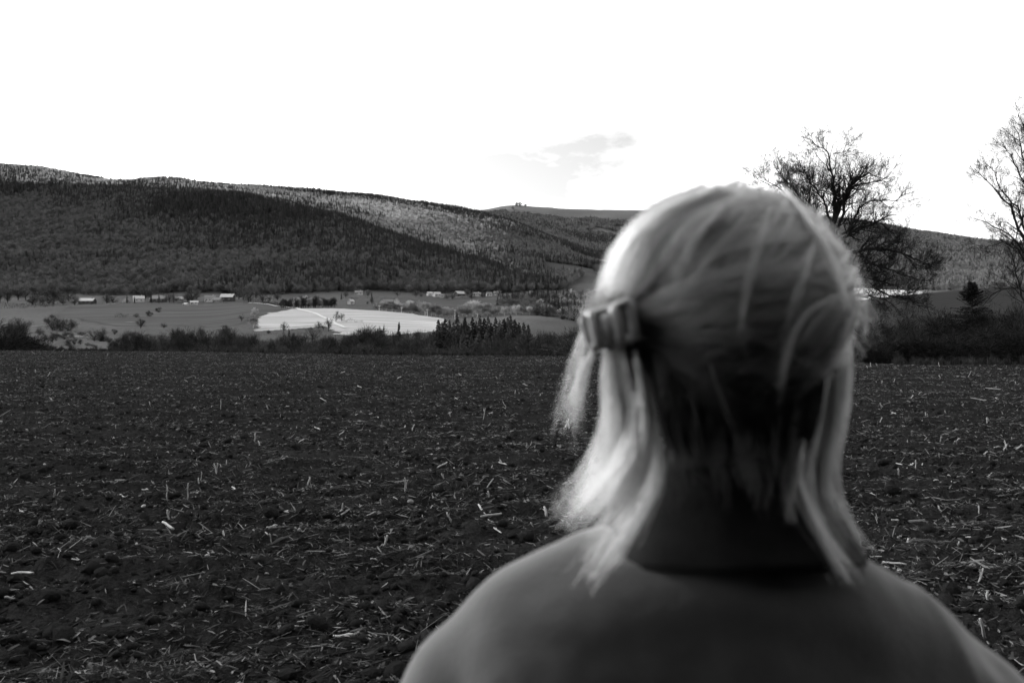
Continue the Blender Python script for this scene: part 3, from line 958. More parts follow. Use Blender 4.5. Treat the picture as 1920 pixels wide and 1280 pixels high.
# small whole-tree meshes for the far woods
def far_broad(seed, m, n=210, wide=.42, low=.28):
    """leafless crown of far-off broadleaf: upright stems fanning into twigs"""
    r = np.random.default_rng(seed)
    t = TubeSet(3)
    t.add([(0, 0, -.03), (0, 0, .5)], [.018, .010])
    v, f = [], []
    for i in range(n):
        # twig points fill an uneven dome
        az = r.uniform(0, 6.28); rad = math.sqrt(r.random()); zt = low + (1 - low) * (1 - rad * rad * .55) * r.uniform(.55, 1)
        lobe = 1 + .28 * math.sin(3 * az + seed) + .18 * math.sin(5 * az + 2 * seed)
        R = wide * rad * .5 * lobe * (1.1 if zt < .75 else .8)
        x, y = R * math.cos(az), R * math.sin(az)
        L = r.uniform(.07, .16)
        d = unit(np.array([x * 1.2, y * 1.2, .30]) + r.normal(0, .12, 3))
        side = unit(np.cross(d, r.normal(0, 1, 3))) * r.uniform(.008, .020)
        p = np.array([x, y, zt])
        b = len(v)
        v += [p - side - d * L * .5, p + side - d * L * .5, p + d * L * .5]
        f.append((b, b + 1, b + 2))
        b = len(v)
        e = np.array([x * .25, y * .25, zt - L * 2.2])
        s2 = side * .45
        if i % 3 == 0:
            v += [p - s2, p + s2, e + s2, e - s2]
            f.append((b, b + 1, b + 2, b + 3))
    me0, me1 = t.arrays()
    b = len(v)
    v = [tuple(q) for q in v] + [tuple(q) for q in me0]
    for q in me1:
        f.append(tuple(int(b + k) for k in q))
    me = mesh_from('broadleaf', v, f)
    me.materials.append(m)
    return me
FAR_BROAD = [far_broad(i, M_twig, 300, (.8, .95, .7, 1.05, .85, .75, .9)[i], .10) for i in range(7)]
FAR_PALE = [far_broad(20 + i, M_pale, 320, (.8, .95, 1.1, .85, 1.0, .9)[i], .10) for i in range(6)]
FAR_FIR = [fir_mesh(i, 10, 9, None, .22) for i in range(6)]

M_hazy = mat('haze_grey_twigs', 0.09, 0.15, scale=0.5, rough=0.95, spec=0.03, inst=True)  # haze over the far slopes put into this lighter twig colour
FAR_GREY = [far_broad(40 + i, M_hazy, 170, .6, .15) for i in range(5)]
M_strip = mat('strip_twigs', 0.025, 0.05, scale=0.5, rough=0.95, spec=0.03, inst=True)

def full_broad(seed, n=1500, wide=.75, low=.12, mt=None, mw=None, sw=(.0018, .0045), lobes=22, stems=1, limb=.012, tw=(.10, .24)):
    """leafless broadleaf with a full crown: lobes of fine twigs on limbs, gaps between"""
    r = np.random.default_rng(seed)
    az = r.uniform(0, 6.283, lobes); rad = np.sqrt(r.random(lobes)); el = r.random(lobes)
    cz = low + (1 - low) * (.18 + .62 * el * (1 - .45 * rad ** 2))
    cr = wide * .5 * rad * .72 * (1 - .35 * np.abs(el - .4))
    c = np.stack([cr * np.cos(az), cr * np.sin(az), cz], -1)
    lr = r.uniform(.10, .19, lobes) * (.7 + .5 * wide)
    t = TubeSet(5)
    if stems == 1:
        t.add([(0, 0, -.04), (r.normal(0, .01), r.normal(0, .01), .25), (r.normal(0, .02), r.normal(0, .02), .6)], [.024, .017, .007], 6)
    for i in range(lobes):
        b0 = np.array([0, 0, max(low * .8, cz[i] * .45)]) if stems == 1 else np.array([r.normal(0, .05), r.normal(0, .05), -.03])
        mid = b0 * .5 + c[i] * .5 + np.array([0, 0, -.03]) + r.normal(0, .015, 3)
        t.add([b0, mid, c[i], c[i] + np.array([c[i][0] * .3, c[i][1] * .3, lr[i] * .7])], [limb, limb * .7, limb * .45, limb * .15], 4)
    k = r.integers(0, lobes, n)
    off = r.normal(0, 1, (n, 3)); off /= np.linalg.norm(off, axis=1)[:, None]
    off *= (r.random(n) ** .5)[:, None] * lr[k][:, None]
    p = c[k] + off * np.array([1, 1, .85])
    d = off * 2.2 + np.array([0, 0, .09]) + (c[k] * np.array([.5, .5, 0])) + r.normal(0, .06, (n, 3))
    d /= np.linalg.norm(d, axis=1)[:, None]
    L = r.uniform(tw[0], tw[1], n)[:, None] * .6
    s_ = np.cross(d, r.normal(0, 1, (n, 3))); s_ /= np.linalg.norm(s_, axis=1)[:, None]
    s_ *= r.uniform(sw[0], sw[1], n)[:, None]
    bend = r.normal(0, .012, (n, 3))
    v = np.stack([p - d * L * .5 - s_, p - d * L * .5 + s_, p + bend + s_ * .7, p + d * L * .5, p + bend - s_ * .7], 1).reshape(-1, 3)
    v[:, 2] = np.maximum(v[:, 2], -.02)
    b = np.arange(n)[:, None] * 5
    f = np.concatenate([b + np.array([0, 1, 2]), b + np.array([0, 2, 4]), b + np.array([4, 2, 3])])
    top = v[:, 2].max()
    me = mesh_from('crown', v / top, f)
    me.materials.append(mw or M_strip)
    t.k = 1 / top
    return t.mesh('trunk', mt or M_bark), me

def build_forest():
    r = np.random.default_rng(99)
    # woodland on the long hill
    n = 165000
    Y = np.sqrt(r.uniform(1330 ** 2, 3800 ** 2, n))
    u = r.uniform(-330, 1420, n)
    X = (u - 960) / F * Y
    foot = np.interp(u, FOOT_U, FOOT_Y) + 70 * (fbm(X / 110, Y / 110, 3, 61) - .5) * 2
    keep = Y > foot
    keep &= ~((u > 1020) & (u < 1120) & (Y > 1900) & (Y < 2350) & (fbm(X / 120, Y / 120, 2, 62) > .42))          # pasture on the shoulder
    # cleared strip of the power line
    def strip(x0, y0, x1, y1):
        a, b = hit(x0, y0, 2300, 4200), hit(x1, y1, 2300, 4200)
        dx, dy = b[0] - a[0], b[1] - a[1]
        L = math.hypot(dx, dy)
        t = ((X - a[0]) * dx + (Y - a[1]) * dy) / L ** 2
        dist = np.abs((X - a[0]) * dy - (Y - a[1]) * dx) / L
        return (t > -.02) & (t < 1.02) & (dist < 11)
    keep &= ~strip(672, 388, 838, 433)
    X, Y, u = X[keep], Y[keep], u[keep]
    Z = H(X, Y)
    yp = HY - (Z - CH) / Y * F
    # spruce on the shaded upper slope and along the crest, broadleaf below and on the sunny top
    crest = np.interp(u, [-400, 0, 240, 400, 480, 560, 640, 720, 800, 850, 900, 960, 1050], [350, 352, 358, 366, 381, 398, 416, 441, 466, 483, 501, 521, 541])
    d = yp - crest                            # rows below the crest of the front spur
    nz = fbm(X / 260, Y / 260, 4, 71)
    front = (d > -4)
    con = np.where(front, np.clip(0.80 - d / 95, .10, .85), 0.25)
    con = np.where(~front & (u > 380), np.where(Y < 2750, .06, .30), con)
    con = np.where((Y > 3160) & (u > 380) & (u < 900), .8, con)
    con = np.where(front & (u < 90), con * .55, con)
    con = np.clip(con + (nz - .5) * 2.0, .02, .96)
    isc = r.random(len(X)) < con
    h = np.where(isc, r.uniform(10, 21, len(X)), r.uniform(8, 15, len(X))) * (.75 + .5 * fbm(X / 90, Y / 90, 2, 72))
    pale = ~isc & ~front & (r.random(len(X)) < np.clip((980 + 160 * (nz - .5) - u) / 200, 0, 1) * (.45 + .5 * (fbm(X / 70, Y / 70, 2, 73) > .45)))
    rot = np.stack([np.zeros_like(X), np.zeros_like(X), r.uniform(0, 6.28, len(X))], -1)
    P = np.stack([X, Y, Z], -1)
    def put(name, sel, kinds, wide, label, seed):
        hh = h[sel]
        w = hh * r.uniform(wide[0], wide[1], len(hh))
        scatter(name, P[sel], rot[sel], np.stack([w, w, hh], -1), kinds, label, seed)
    put('spruce_wood', isc, FAR_FIR, (.8, 1.2), 'dark spruce wood on the upper slope of the long hill', 5)
    back = ~isc & ~pale & ~front & (u > 400)
    put('broadleaf_wood', ~isc & ~pale & ~back, FAR_BROAD, (.85, 1.2), 'leafless grey broadleaf wood covering the long hill', 6)
    put('hazy_wood', back, FAR_GREY, (.85, 1.2), 'even grey haze-toned wood on the slope behind the dark crest', 17)
    put('pale_ridge_wood', pale, FAR_PALE, (.9, 1.3), 'pale sunlit wood along the top of the ridge', 7)
    # right-hand hill and the hill with the tree clump
    n = 60000
    Y = np.sqrt(r.uniform(1550 ** 2, 3900 ** 2, n)); u = r.uniform(1380, 2400, n)
    X = (u - 960) / F * Y
    keep = (Y > np.where(u > 1715, 1650, 2050) + 200 * (fbm(X / 200, Y / 200, 3, 64) - .5)) & (r.random(n) < .75)
    X2 = X[keep]; Y2 = Y[keep]
    n = 26000
    Y = np.sqrt(r.uniform(3300 ** 2, 4650 ** 2, n)); u = r.uniform(880, 1400, n)
    X = (u - 960) / F * Y
    nzz = fbm(X / 230, Y / 230, 4, 66)
    keep = (nzz > .46) & (Y < 4450)
    X3, Y3 = X[keep], Y[keep]
    X = np.concatenate([X2, X3]); Y = np.concatenate([Y2, Y3])
    Z = H(X, Y)
    isc = r.random(len(X)) < np.clip(.04 + (fbm(X / 300, Y / 300, 3, 67) - .5) * .8, .01, .6)
    h = np.where(isc, r.uniform(13, 21, len(X)), r.uniform(9, 15, len(X)))
    P = np.stack([X, Y, Z], -1)
    rot = np.stack([np.zeros_like(X), np.zeros_like(X), r.uniform(0, 6.28, len(X))], -1)
    put('far_spruce_wood', isc, FAR_FIR, (.8, 1.2), 'scattered dark spruces on the far hills at the right', 8)
    put('far_broadleaf_wood', ~isc, FAR_GREY, (1.0, 1.5), 'even grey woodland on the far hill at the right', 9)
    # wooded spur in the valley right of the bright field
    n = 2600
    u = r.uniform(930, 1330, n); Y = r.uniform(820, 1330, n)
    X = (u - 960) / F * Y
    Z = H(X, Y)
    yp = HY - (Z - CH) / Y * F
    lowb = np.interp(u, [930, 960, 1000, 1060, 1100], [572, 576, 590, 600, 606]); hib = np.interp(u, [930, 1000, 1060, 1120], [569, 558, 556, 552])
    keep = (yp < lowb) & (yp > hib)
    X, Y, Z, u = X[keep], Y[keep], Z[keep], u[keep]
    P = np.stack([X, Y, Z], -1)
    isc = (fbm(X / 60, Y / 60, 2, 69) > .62) & (r.random(len(X)) < .7)
    pale = ~isc & (u + 120 * (fbm(X / 50, Y / 50, 2, 68) - .5) > 1030) & (r.random(len(X)) < .45)
    h = np.where(isc, r.uniform(9, 14, len(X)), r.uniform(6, 11, len(X)))
    rot = np.stack([np.zeros_like(X), np.zeros_like(X), r.uniform(0, 6.28, len(X))], -1)
    put('valley_spruce_wood', isc, FAR_FIR, (.9, 1.2), 'dark conifers within the valley wood left of the head', 10)
    put('valley_broadleaf_wood', ~isc & ~pale, FAR_BROAD, (1.1, 1.5), 'grey leafless wood in the valley left of the head', 11)
    put('valley_pale_wood', pale, FAR_PALE, (1.0, 1.3), 'pale sunlit trees within the valley wood', 12)
build_forest()

# ------------------------------------------------------------------ trees and shrubs that stand singly
def place_tree(name, meshes, px, Y, h, w, label, cat, group=None, sink=0.0, z=None):
    g = ground_at(px, Y)
    if z is not None: g.z = z
    e = empty(name, (g.x, g.y, g.z - sink), random.uniform(0, 6.28))
    e.scale = (w, w, h)
    tr = link('trunk', meshes[0], None, e)
    if meshes[1] is not None:
        link('crown', meshes[1], None, e)
    return tag(e, label, cat, group)

MID = [full_broad(500 + i, 2000, (.8, .55, .95, .7, .6, .85)[i], (.04, .02, .08, .02, .0, .05)[i], lobes=(26, 18, 30, 24, 16, 28)[i]) for i in range(6)]
M_vill = mat('village_tree_twigs', 0.06, 0.11, scale=0.5, rough=0.95, spec=0.03, inst=True)
VIL = [full_broad(540 + i, 900, (1.0, .8, 1.2, .9)[i], .0, None, M_vill, (.003, .006), 26) for i in range(4)]
SHR = [full_broad(600 + i, 1500, 1.15, .0, None, None, (.003, .007), 20, 0, .010) for i in range(4)]
PAL = [full_broad(700 + i, 1500, .9, .08, M_palestem, M_pale, (.004, .009), 22) for i in range(3)]
PALT = [full_broad(720 + i, 1100, .5, .0, M_bark, M_pale, (.003, .008), 16) for i in range(3)]
DRKT = [full_broad(740 + i, 900, .5, .0, M_bark, None, (.003, .008), 16) for i in range(3)]
def fir_pair(seed, m, tiers, per, width, droop=.35):
    b = MB(); b.tube([(0, 0, -.03), (0, 0, .5), (0, 0, .98)], [.018, .010, .002], 6)
    t = b.mesh('trunk'); t.materials.append(M_bark)
    return t, fir_mesh(seed, tiers, per, m, width, droop)
FIR = [fir_pair(800 + i, M_fir, 16, 14, .19) for i in range(4)]

THIN = [full_broad(760 + i, 420, .85, .12, None, None, (.003, .006), 14) for i in range(4)]

def hedge(path, h, label, dens=16, wide=2.2, m=None):
    """one grown-together hedge along places (px, Y)"""
    r = np.random.default_rng(len(label) * 7 + int(path[0][0]))
    P = np.array([[*ground_at(px, Y)[:2]] for px, Y in path])
    seg = np.linalg.norm(np.diff(P, axis=0), axis=1); s_ = np.concatenate([[0], np.cumsum(seg)])
    n = int(s_[-1] * dens)
    t = r.uniform(0, s_[-1], n)
    X = np.interp(t, s_, P[:, 0]) + r.normal(0, wide * .4, n); Y = np.interp(t, s_, P[:, 1]) + r.normal(0, wide * .4, n)
    hh = h * (.35 + 1.1 * vnoise(t / (h * 1.6), np.zeros(n), int(path[0][0]) + 3)) * r.random(n) ** .6
    Z = H(X, Y) + hh
    p = np.stack([X, Y, Z], -1)
    d = np.stack([r.normal(0, .5, n), r.normal(0, .5, n), np.full(n, .8)], -1); d /= np.linalg.norm(d, axis=1)[:, None]
    L = (h * r.uniform(.18, .45, n))[:, None]
    w = np.cross(d, r.normal(0, 1, (n, 3))); w /= np.linalg.norm(w, axis=1)[:, None]; w *= (h * r.uniform(.010, .028, n))[:, None]
    v = np.stack([p - d * L * .5 - w, p - d * L * .5 + w, p + d * L * .5], 1)
    org = np.array([P[0, 0], P[0, 1], float(H(P[:1, 0], P[:1, 1])[0])])
    me = mesh_from('hedge', v.reshape(-1, 3) - org, np.arange(n * 3).reshape(n, 3))
    me.materials.append(m or M_strip)
    o = link('hedge', me, None, None, org)
    return tag(o, label, 'hedge')
hedge([(130, 1128), (200, 1130), (300, 1132), (400, 1128), (455, 1128)], 2.6, 'long low dark hedge in front of the village houses')
hedge([(455, 1100), (490, 1090), (530, 1010)], 4, 'dark hedge running from the village towards the copse')
hedge([(95, 640), (140, 650), (205, 655)], 3.2, 'dark hedge over the rough ground at the left')
hedge([(60, 560), (110, 575), (170, 560)], 3.0, 'lower dark hedge on the rough ground at the left')
hedge([(215, 880), (228, 876), (240, 874)], 3.5, 'short dark hedge alone in the middle of the meadow')
hedge([(484, 616), (540, 622), (600, 645)], 1.6, 'thin dark hedge along the lower side of the bright field', 14, 1.2)
hedge([(640, 742), (655, 738), (682, 735)], 2.6, 'short dark hedge in the middle of the bright field', 18, 1.4)
hedge([(700, 985), (760, 990), (830, 985)], 4.0, 'dark hedge behind the pale sunlit trees')
hedge([(830, 1255), (880, 1262), (940, 1270)], 3.5, 'dark hedge below the hamlet at the right')
hedge([(800, 1110), (850, 1100), (935, 1090)], 2.4, 'thin hedge across the right-hand meadow')
hedge([(640, 1190), (700, 1200), (780, 1210)], 3.0, 'hedge across the land above the copse')
hedge([(0, 1060), (50, 1075), (110, 1090)], 7, 'tall dark hedge left of the meadow at the hill foot', 14, 5)
hedge([(230, 560), (290, 540), (350, 520)], 4.5, 'dark hedge at the lower left edge of the meadow', 14, 4)
hedge([(330, 560), (400, 590), (470, 600)], 4.5, 'dark hedge between the meadow and the wooded strip', 14, 4)

# wooded strip just beyond the field, from the left meadow to the spruces
for k in range(96):
    t = k / 95
    px = 205 + (845 - 205) * t + random.uniform(-7, 7)
    Y = random.uniform(235, 330) + (40 if px < 330 else 0)
    top = np.interp(px, [200, 240, 300, 350, 400, 470, 520, 600, 650, 690, 740, 800, 850], [640, 612, 624, 610, 612, 620, 624, 628, 618, 604, 614, 618, 612]) + random.uniform(-6, 14)
    g = ground_at(px, Y)
    h = max(Z_at(top, Y) - g.z, 4)
    place_tree('bare_tree', random.choice(MID), px, Y, h, h * random.uniform(.7, 1.05), 'dark leafless tree in the wooded strip, ' + ('at its left end' if px < 330 else ('left of the bright field' if px < 480 else ('under the bright field' if px < 700 else 'just left of the black spruces'))), 'tree', 'bare trees of the strip beyond the field')
for k in range(46):
    px = 195 + 660 * (k + random.random()) / 46
    Y = random.uniform(170, 240) + (60 if px < 360 else 0)
    g = ground_at(px, Y)
    h = max(Z_at(np.interp(px, [195, 330, 380, 850], [652, 650, 640, 640]) + random.uniform(-6, 8), Y) - g.z, 2.5)
    place_tree('shrub', random.choice(SHR), px, Y, h, h * random.uniform(.8, 1.2), 'low leafless shrub below the wooded strip, ' + ('at its left end' if px < 330 else ('left of the bright field' if px < 480 else ('under the bright field' if px < 700 else 'just left of the black spruces'))), 'shrub', 'shrubs of the strip beyond the field')
for px, top in ((748, 604), (542, 616), (425, 628), (457, 632), (735, 630)):
    Y = 255
    g = ground_at(px, Y)
    place_tree('spruce', random.choice(FIR), px, Y, Z_at(top, Y) - g.z, (Z_at(top, Y) - g.z) * .8, 'small dark spruce among the bare trees of the strip', 'spruce', 'spruces among the bare trees')
# spruce block
SPR = [(806, 622), (813, 612), (822, 606), (829, 610), (835, 600), (843, 605), (850, 597), (857, 592), (865, 600), (872, 596), (879, 604), (886, 600), (893, 606), (900, 598), (908, 602), (915, 594), (921, 600), (929, 591), (937, 598), (945, 592), (952, 596), (957, 590), (965, 596), (973, 600), (982, 604), (990, 608),
       (809, 632), (824, 626), (838, 622), (852, 618), (868, 620), (884, 622), (898, 618), (912, 620), (926, 616), (940, 618), (954, 616), (968, 620)]
for i, (px, top) in enumerate(SPR):
    Y = random.uniform(265, 300) if i < 26 else random.uniform(225, 255)
    g = ground_at(px, Y)
    h = Z_at(top - 2, Y) - g.z
    place_tree('spruce', random.choice(FIR), px, Y, h * random.uniform(.9, 1.06), h * random.uniform(1.0, 1.5), ('tall ' if i < 26 else 'lower front ') + 'black spruce in the dark block, ' + ('its left third' if px < 862 else ('its middle third' if px < 920 else 'its right third')), 'spruce', 'spruces of the dark block')
for k in range(34):
    px = random.uniform(845, 1130)
    Y = random.uniform(150, 215)
    top = np.interp(px, [845, 900, 960, 1020, 1090, 1130], [655, 636, 622, 606, 600, 605]) + random.uniform(0, 18)
    g = ground_at(px, Y)
    h = max(Z_at(top, Y) - g.z, 3)
    place_tree('bare_tree', random.choice(MID + SHR), px, Y, h, h * random.uniform(.9, 1.25), 'dark leafless tree ' + ('in front of the black spruces' if px < 985 else 'between the black spruces and the hair'), 'tree', 'bare trees right of the spruce block')
# behind the head the strip goes on
for k in range(16):
    px = 1140 + 470 * k / 15 + random.uniform(-12, 12)
    Y = random.uniform(120, 170)
    g = ground_at(px, Y)
    h = max(Z_at(random.uniform(610, 640), Y) - g.z, 3)
    place_tree('bare_tree', random.choice(MID), px, Y, h, h, 'dark leafless tree hidden in part behind the head', 'tree', 'bare trees behind the head')

# copse beyond the bright field, sun on its middle trees put into pale twigs
for k in range(30):
    px = 528 + 100 * (k + random.random()) / 30
    Y = random.uniform(925, 960)
    h = random.uniform(8, 11) + (2.5 if 552 < px < 595 else 0)
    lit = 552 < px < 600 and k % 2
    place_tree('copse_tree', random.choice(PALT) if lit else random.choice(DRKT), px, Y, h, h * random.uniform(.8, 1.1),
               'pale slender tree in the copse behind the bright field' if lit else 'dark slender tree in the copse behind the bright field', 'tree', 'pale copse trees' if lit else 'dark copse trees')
# pale row right of the bright field
ROW = [(706, 6), (716, 7), (724, 7), (735, 8), (742, 7), (750, 9), (757, 8), (766, 11), (772, 12), (779, 12), (786, 9), (797, 12), (809, 10), (817, 11), (824, 9), (832, 9), (840, 8), (848, 8), (860, 9), (868, 11), (876, 14), (886, 15), (895, 13), (905, 10), (914, 11), (923, 9), (935, 7), (946, 8), (958, 7), (968, 9), (980, 8), (993, 7)]
for px, h in ROW:
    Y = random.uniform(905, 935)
    place_tree('sunlit_tree', random.choice(PAL), px, Y, h + 1.5, (h + 1.5) * random.uniform(.95, 1.25), 'pale sunlit tree in the row ' + ('behind the right end of the bright field' if px < 800 else ('between the last pole and the bright field' if px < 855 else 'above the tops of the black spruces')), 'tree', 'pale sunlit row')
# small trees standing alone on and by the bright field
for px, Y, h, lab in ((532, 640, 8, 'small bare tree alone at the lower left of the bright field'), (598, 660, 7, 'small bare tree left of the track on the bright field'), (606, 662, 6, 'bushy bare tree touching the track on the bright field'),
                      (616, 655, 10, 'taller bare tree standing on the track at the bright field'), (630, 740, 9, 'bare round tree in the middle of the bright field'), (640, 745, 7, 'low bare tree beside the round one in the bright field'), (475, 690, 8, 'small pale tree at the left tip of the bright field'),
                      (453, 760, 7, 'small tree in the meadow left of the bright field'), (478, 800, 8, 'pale tree in the meadow left of the bright field')):
    place_tree('field_tree', random.choice(PAL if 'pale' in lab else THIN), px, Y, h, h * .95, lab, 'tree')
for px, Y, h, lab in ((582, 655, 3, 'bush on the ditch below the bright field'), (504, 632, 2.5, 'lone bush on the ditch at the left of the bright field'),
                      (256, 880, 5, 'third bush in the meadow below the village'), (281, 900, 6, 'fourth bush in the meadow below the village'), (298, 960, 6, 'upper bush in the meadow below the village'),
                      (102, 700, 12, 'round dark bush clump at the left meadow edge'), (116, 690, 10, 'right half of the dark bush clump at the left'), (128, 690, 9, 'outer right bush at the left meadow edge'), (30, 620, 14, 'broad dark bush near the left margin'), (44, 620, 13, 'dark bush right of the broad one near the left margin'), (16, 600, 11, 'dark bush at the left margin'), (75, 640, 6, 'low bush between the dark clumps at the left')):
    place_tree('bush', random.choice(SHR), px, Y, h, h * 1.25, lab, 'bush')
for k in range(40):
    px = random.uniform(10, 215); Y = random.uniform(430, 640)
    place_tree('bush', random.choice(SHR), px, Y, random.uniform(2, 4.5), random.uniform(3, 6), 'small bush on the rough ground at the left, ' + ('near the picture edge' if px < 90 else ('below the meadow' if Y > 540 else 'close behind the field edge')), 'bush', 'bushes on the rough ground')
# hedgerow trees that divide the valley land
for k in range(16):
    a = random.choice([((200, 640), (330, 700)), ((330, 560), (470, 620)), ((250, 720), (330, 740)), ((560, 545), (820, 560)), ((60, 520), (210, 560)), ((700, 1000), (800, 1030)), ((560, 1080), (700, 1090))])
    t = random.random()
    px = a[0][0] + (a[1][0] - a[0][0]) * t; Y = a[0][1] + (a[1][1] - a[0][1]) * t + random.uniform(-8, 8)
    h = random.uniform(4, 9)
    place_tree('hedgerow_tree', random.choice(VIL + SHR), px, Y, h, h * random.uniform(.9, 1.3), 'grey leafless hedgerow tree in the valley, ' + ('on the rough land at the left' if px < 215 else ('below the village meadow' if px < 480 else ('beneath the bright field' if Y < 700 else 'behind the bright field'))), 'tree', 'hedgerow trees in the valley')
# trees round the village
VT = [(0, 16), (14, 14), (34, 17), (48, 15), (62, 13), (75, 18), (88, 17), (100, 19), (114, 17), (128, 15), (140, 14), (60, 12), (80, 12), (92, 11), (118, 12), (200, 13), (212, 10), (272, 15), (280, 13), (318, 12), (326, 14), (352, 15), (360, 17), (368, 14), (436, 11), (448, 15), (456, 17), (466, 16), (480, 13), (492, 12), (505, 10), (520, 11), (648, 9), (690, 9), (745, 8), (780, 9), (790, 8), (838, 9), (848, 11), (876, 11), (884, 9), (905, 9), (935, 10)]
for px, h in VT:
    Y = random.choice([random.uniform(1120, 1150), random.uniform(1165, 1260)]) if px < 560 else random.uniform(1230, 1330)
    if px < 130 and h < 13: Y = 1130
    place_tree('village_tree', random.choice(VIL), px, Y, h, h * random.uniform(.9, 1.3), 'grey leafless tree among the houses at the hill foot, ' + ('left of the long barn' if px < 150 else ('near the white house' if px < 300 else ('near the big barn' if px < 470 else ('behind the copse' if px < 700 else 'near the hamlet at the right')))), 'tree', 'trees among the village houses')
for px, h in ((238, 9), (252, 8), (283, 13), (298, 11), (640, 8), (697, 9), (470, 7)):
    Y = 1140 if px < 500 else 1180
    place_tree('spruce', random.choice(FIR), px, Y, h, h * .9, 'dark conifer in front of the village houses', 'spruce', 'conifers by the village')
# clump on the bare hilltop
for px, h, lab in ((969, 22, 'left tree of the dark clump on the bare hilltop'), (975, 24, 'tallest tree of the dark clump on the bare hilltop'), (985, 16, 'thin right tree of the clump on the bare hilltop')):
    place_tree('hilltop_tree', VIL[1], px, 4640, h, h * 1.1, lab, 'tree')
# conifers breaking the skyline at the left
for px, h in ((184, 30), (191, 30), (208, 26), (215, 22), (160, 16), (100, 18)):
    Y = 3080
    place_tree('skyline_spruce', random.choice(FIR), px, Y, h, h * .8, 'dark spruce standing above the ridge skyline at the left', 'spruce', 'spruces on the left skyline')

# ------------------------------------------------------------------ near trees at the right, hedge and thicket
def near_tree(name, limbs, base, Y, label, seed, kid_n=(9, 13), kid_len=(.8, 2.0), bend=.08, maxl=4, minr=.006, depth=1.4, twig_m=None):
    """limbs: pixel polylines with start and end radius, the first is the trunk; each sprouts branches"""
    r = np.random.default_rng(seed)
    a, b = TubeSet(6), TubeSet(3)
    org = np.array(P3(base[0], base[1], Y))
    for li, (poly, r0, r1) in enumerate(limbs):
        drift = 0 if li == 0 else r.uniform(-depth, depth)
        raw = [np.array(P3(x, y, Y)) for x, y in poly]
        n = len(raw)
        for i in range(n):
            raw[i][1] += drift * (i / max(n - 1, 1)) ** 1.2
        # resample with small wander
        pts = []
        for p, q in zip(raw[:-1], raw[1:]):
            k = max(2, int(np.linalg.norm(q - p) / .35))
            for j in range(k):
                pts.append(p + (q - p) * j / k + r.normal(0, .035, 3))
        pts.append(raw[-1])
        pts = np.array(pts) - org
        rr = np.linspace(r0, r1, len(pts))
        a.add(pts, rr, 8 if r0 > .1 else 6)
        if li == 0: continue
        L = np.linalg.norm(np.diff(pts, axis=0), axis=1).sum()
        for j in range(int(r.integers(*kid_n) * max(L / 3.0, .6))):
            f = r.uniform(.12, 1) ** .8
            k = min(int(f * (len(pts) - 1)), len(pts) - 2)
            t = unit(pts[k + 1] - pts[k])
            ax = unit(np.cross(t, r.normal(0, 1, 3)))
            ang = r.uniform(.4, 1.1)
            nd = t * math.cos(ang) + ax * math.sin(ang) + np.array([0, 0, .15])
            grow(a, b, r, pts[k], nd, r.uniform(*kid_len) * (1.15 - .5 * f), max(rr[k] * .5, .012), 2, maxl, bend, .20, (5, 8), (.4, .65), (.4, 1.1), 6, minr, False)
    e = empty(name, org)
    link('trunk', a.mesh('trunk', M_bark, True), None, e)
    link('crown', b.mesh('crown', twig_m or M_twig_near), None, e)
    return tag(e, label, 'tree')

near_tree('oak_tree', [
    ([(1578, 690), (1575, 600), (1568, 520), (1562, 455), (1560, 420)], .36, .22),
    ([(1562, 440), (1566, 400), (1568, 365), (1567, 335), (1563, 305), (1560, 280), (1545, 268), (1528, 258)], .11, .012),
    ([(1563, 288), (1580, 285), (1597, 281)], .025, .008),
    ([(1560, 430), (1572, 395), (1585, 372), (1598, 350), (1615, 332), (1640, 322), (1668, 328)], .17, .02),
    ([(1600, 348), (1630, 342), (1655, 338), (1670, 330)], .06, .012),
    ([(1568, 440), (1582, 400), (1583, 362)], .10, .05),
    ([(1560, 425), (1545, 375), (1530, 352), (1515, 335), (1500, 300)], .08, .012),
    ([(1556, 440), (1530, 405), (1520, 380), (1522, 345), (1518, 320)], .10, .012),
    ([(1522, 352), (1535, 340), (1550, 338)], .04, .01),
    ([(1548, 460), (1520, 400), (1495, 360), (1470, 325), (1455, 305)], .10, .012),
    ([(1548, 462), (1505, 385), (1480, 350), (1490, 310)], .08, .01),
    ([(1540, 465), (1490, 372), (1450, 352), (1415, 340), (1405, 330)], .08, .01),
    ([(1568, 450), (1595, 425), (1605, 392), (1625, 378), (1652, 380), (1690, 378)], .08, .01),
    ([(1568, 455), (1610, 428), (1645, 418), (1672, 402), (1700, 398)], .12, .012),
    ([(1650, 417), (1675, 432), (1700, 446)], .06, .012),
    ([(1572, 480), (1610, 470), (1640, 463), (1680, 470), (1710, 478), (1740, 492), (1765, 495)], .13, .014),
    ([(1690, 474), (1720, 500), (1745, 508)], .05, .01),
    ([(1572, 500), (1620, 490), (1660, 500), (1690, 512), (1715, 518), (1738, 522)], .10, .012),
    ([(1572, 520), (1625, 520), (1660, 528), (1690, 535), (1725, 548)], .10, .012),
    ([(1575, 530), (1635, 540), (1665, 552), (1700, 558), (1718, 572), (1750, 578)], .09, .012),
    ([(1575, 550), (1640, 556), (1670, 568), (1690, 590)], .07, .012),
    ([(1560, 470), (1530, 440), (1500, 420), (1470, 410)], .09, .012),
    ([(1570, 500), (1530, 490), (1490, 480), (1450, 490)], .09, .012),
    ([(1574, 540), (1530, 540), (1490, 555), (1450, 570)], .08, .012),
], (1578, 690), 60.0, 'gnarled spreading leafless tree rising behind the head at the right', 41, (20, 26), (.9, 2.1), minr=.0062)
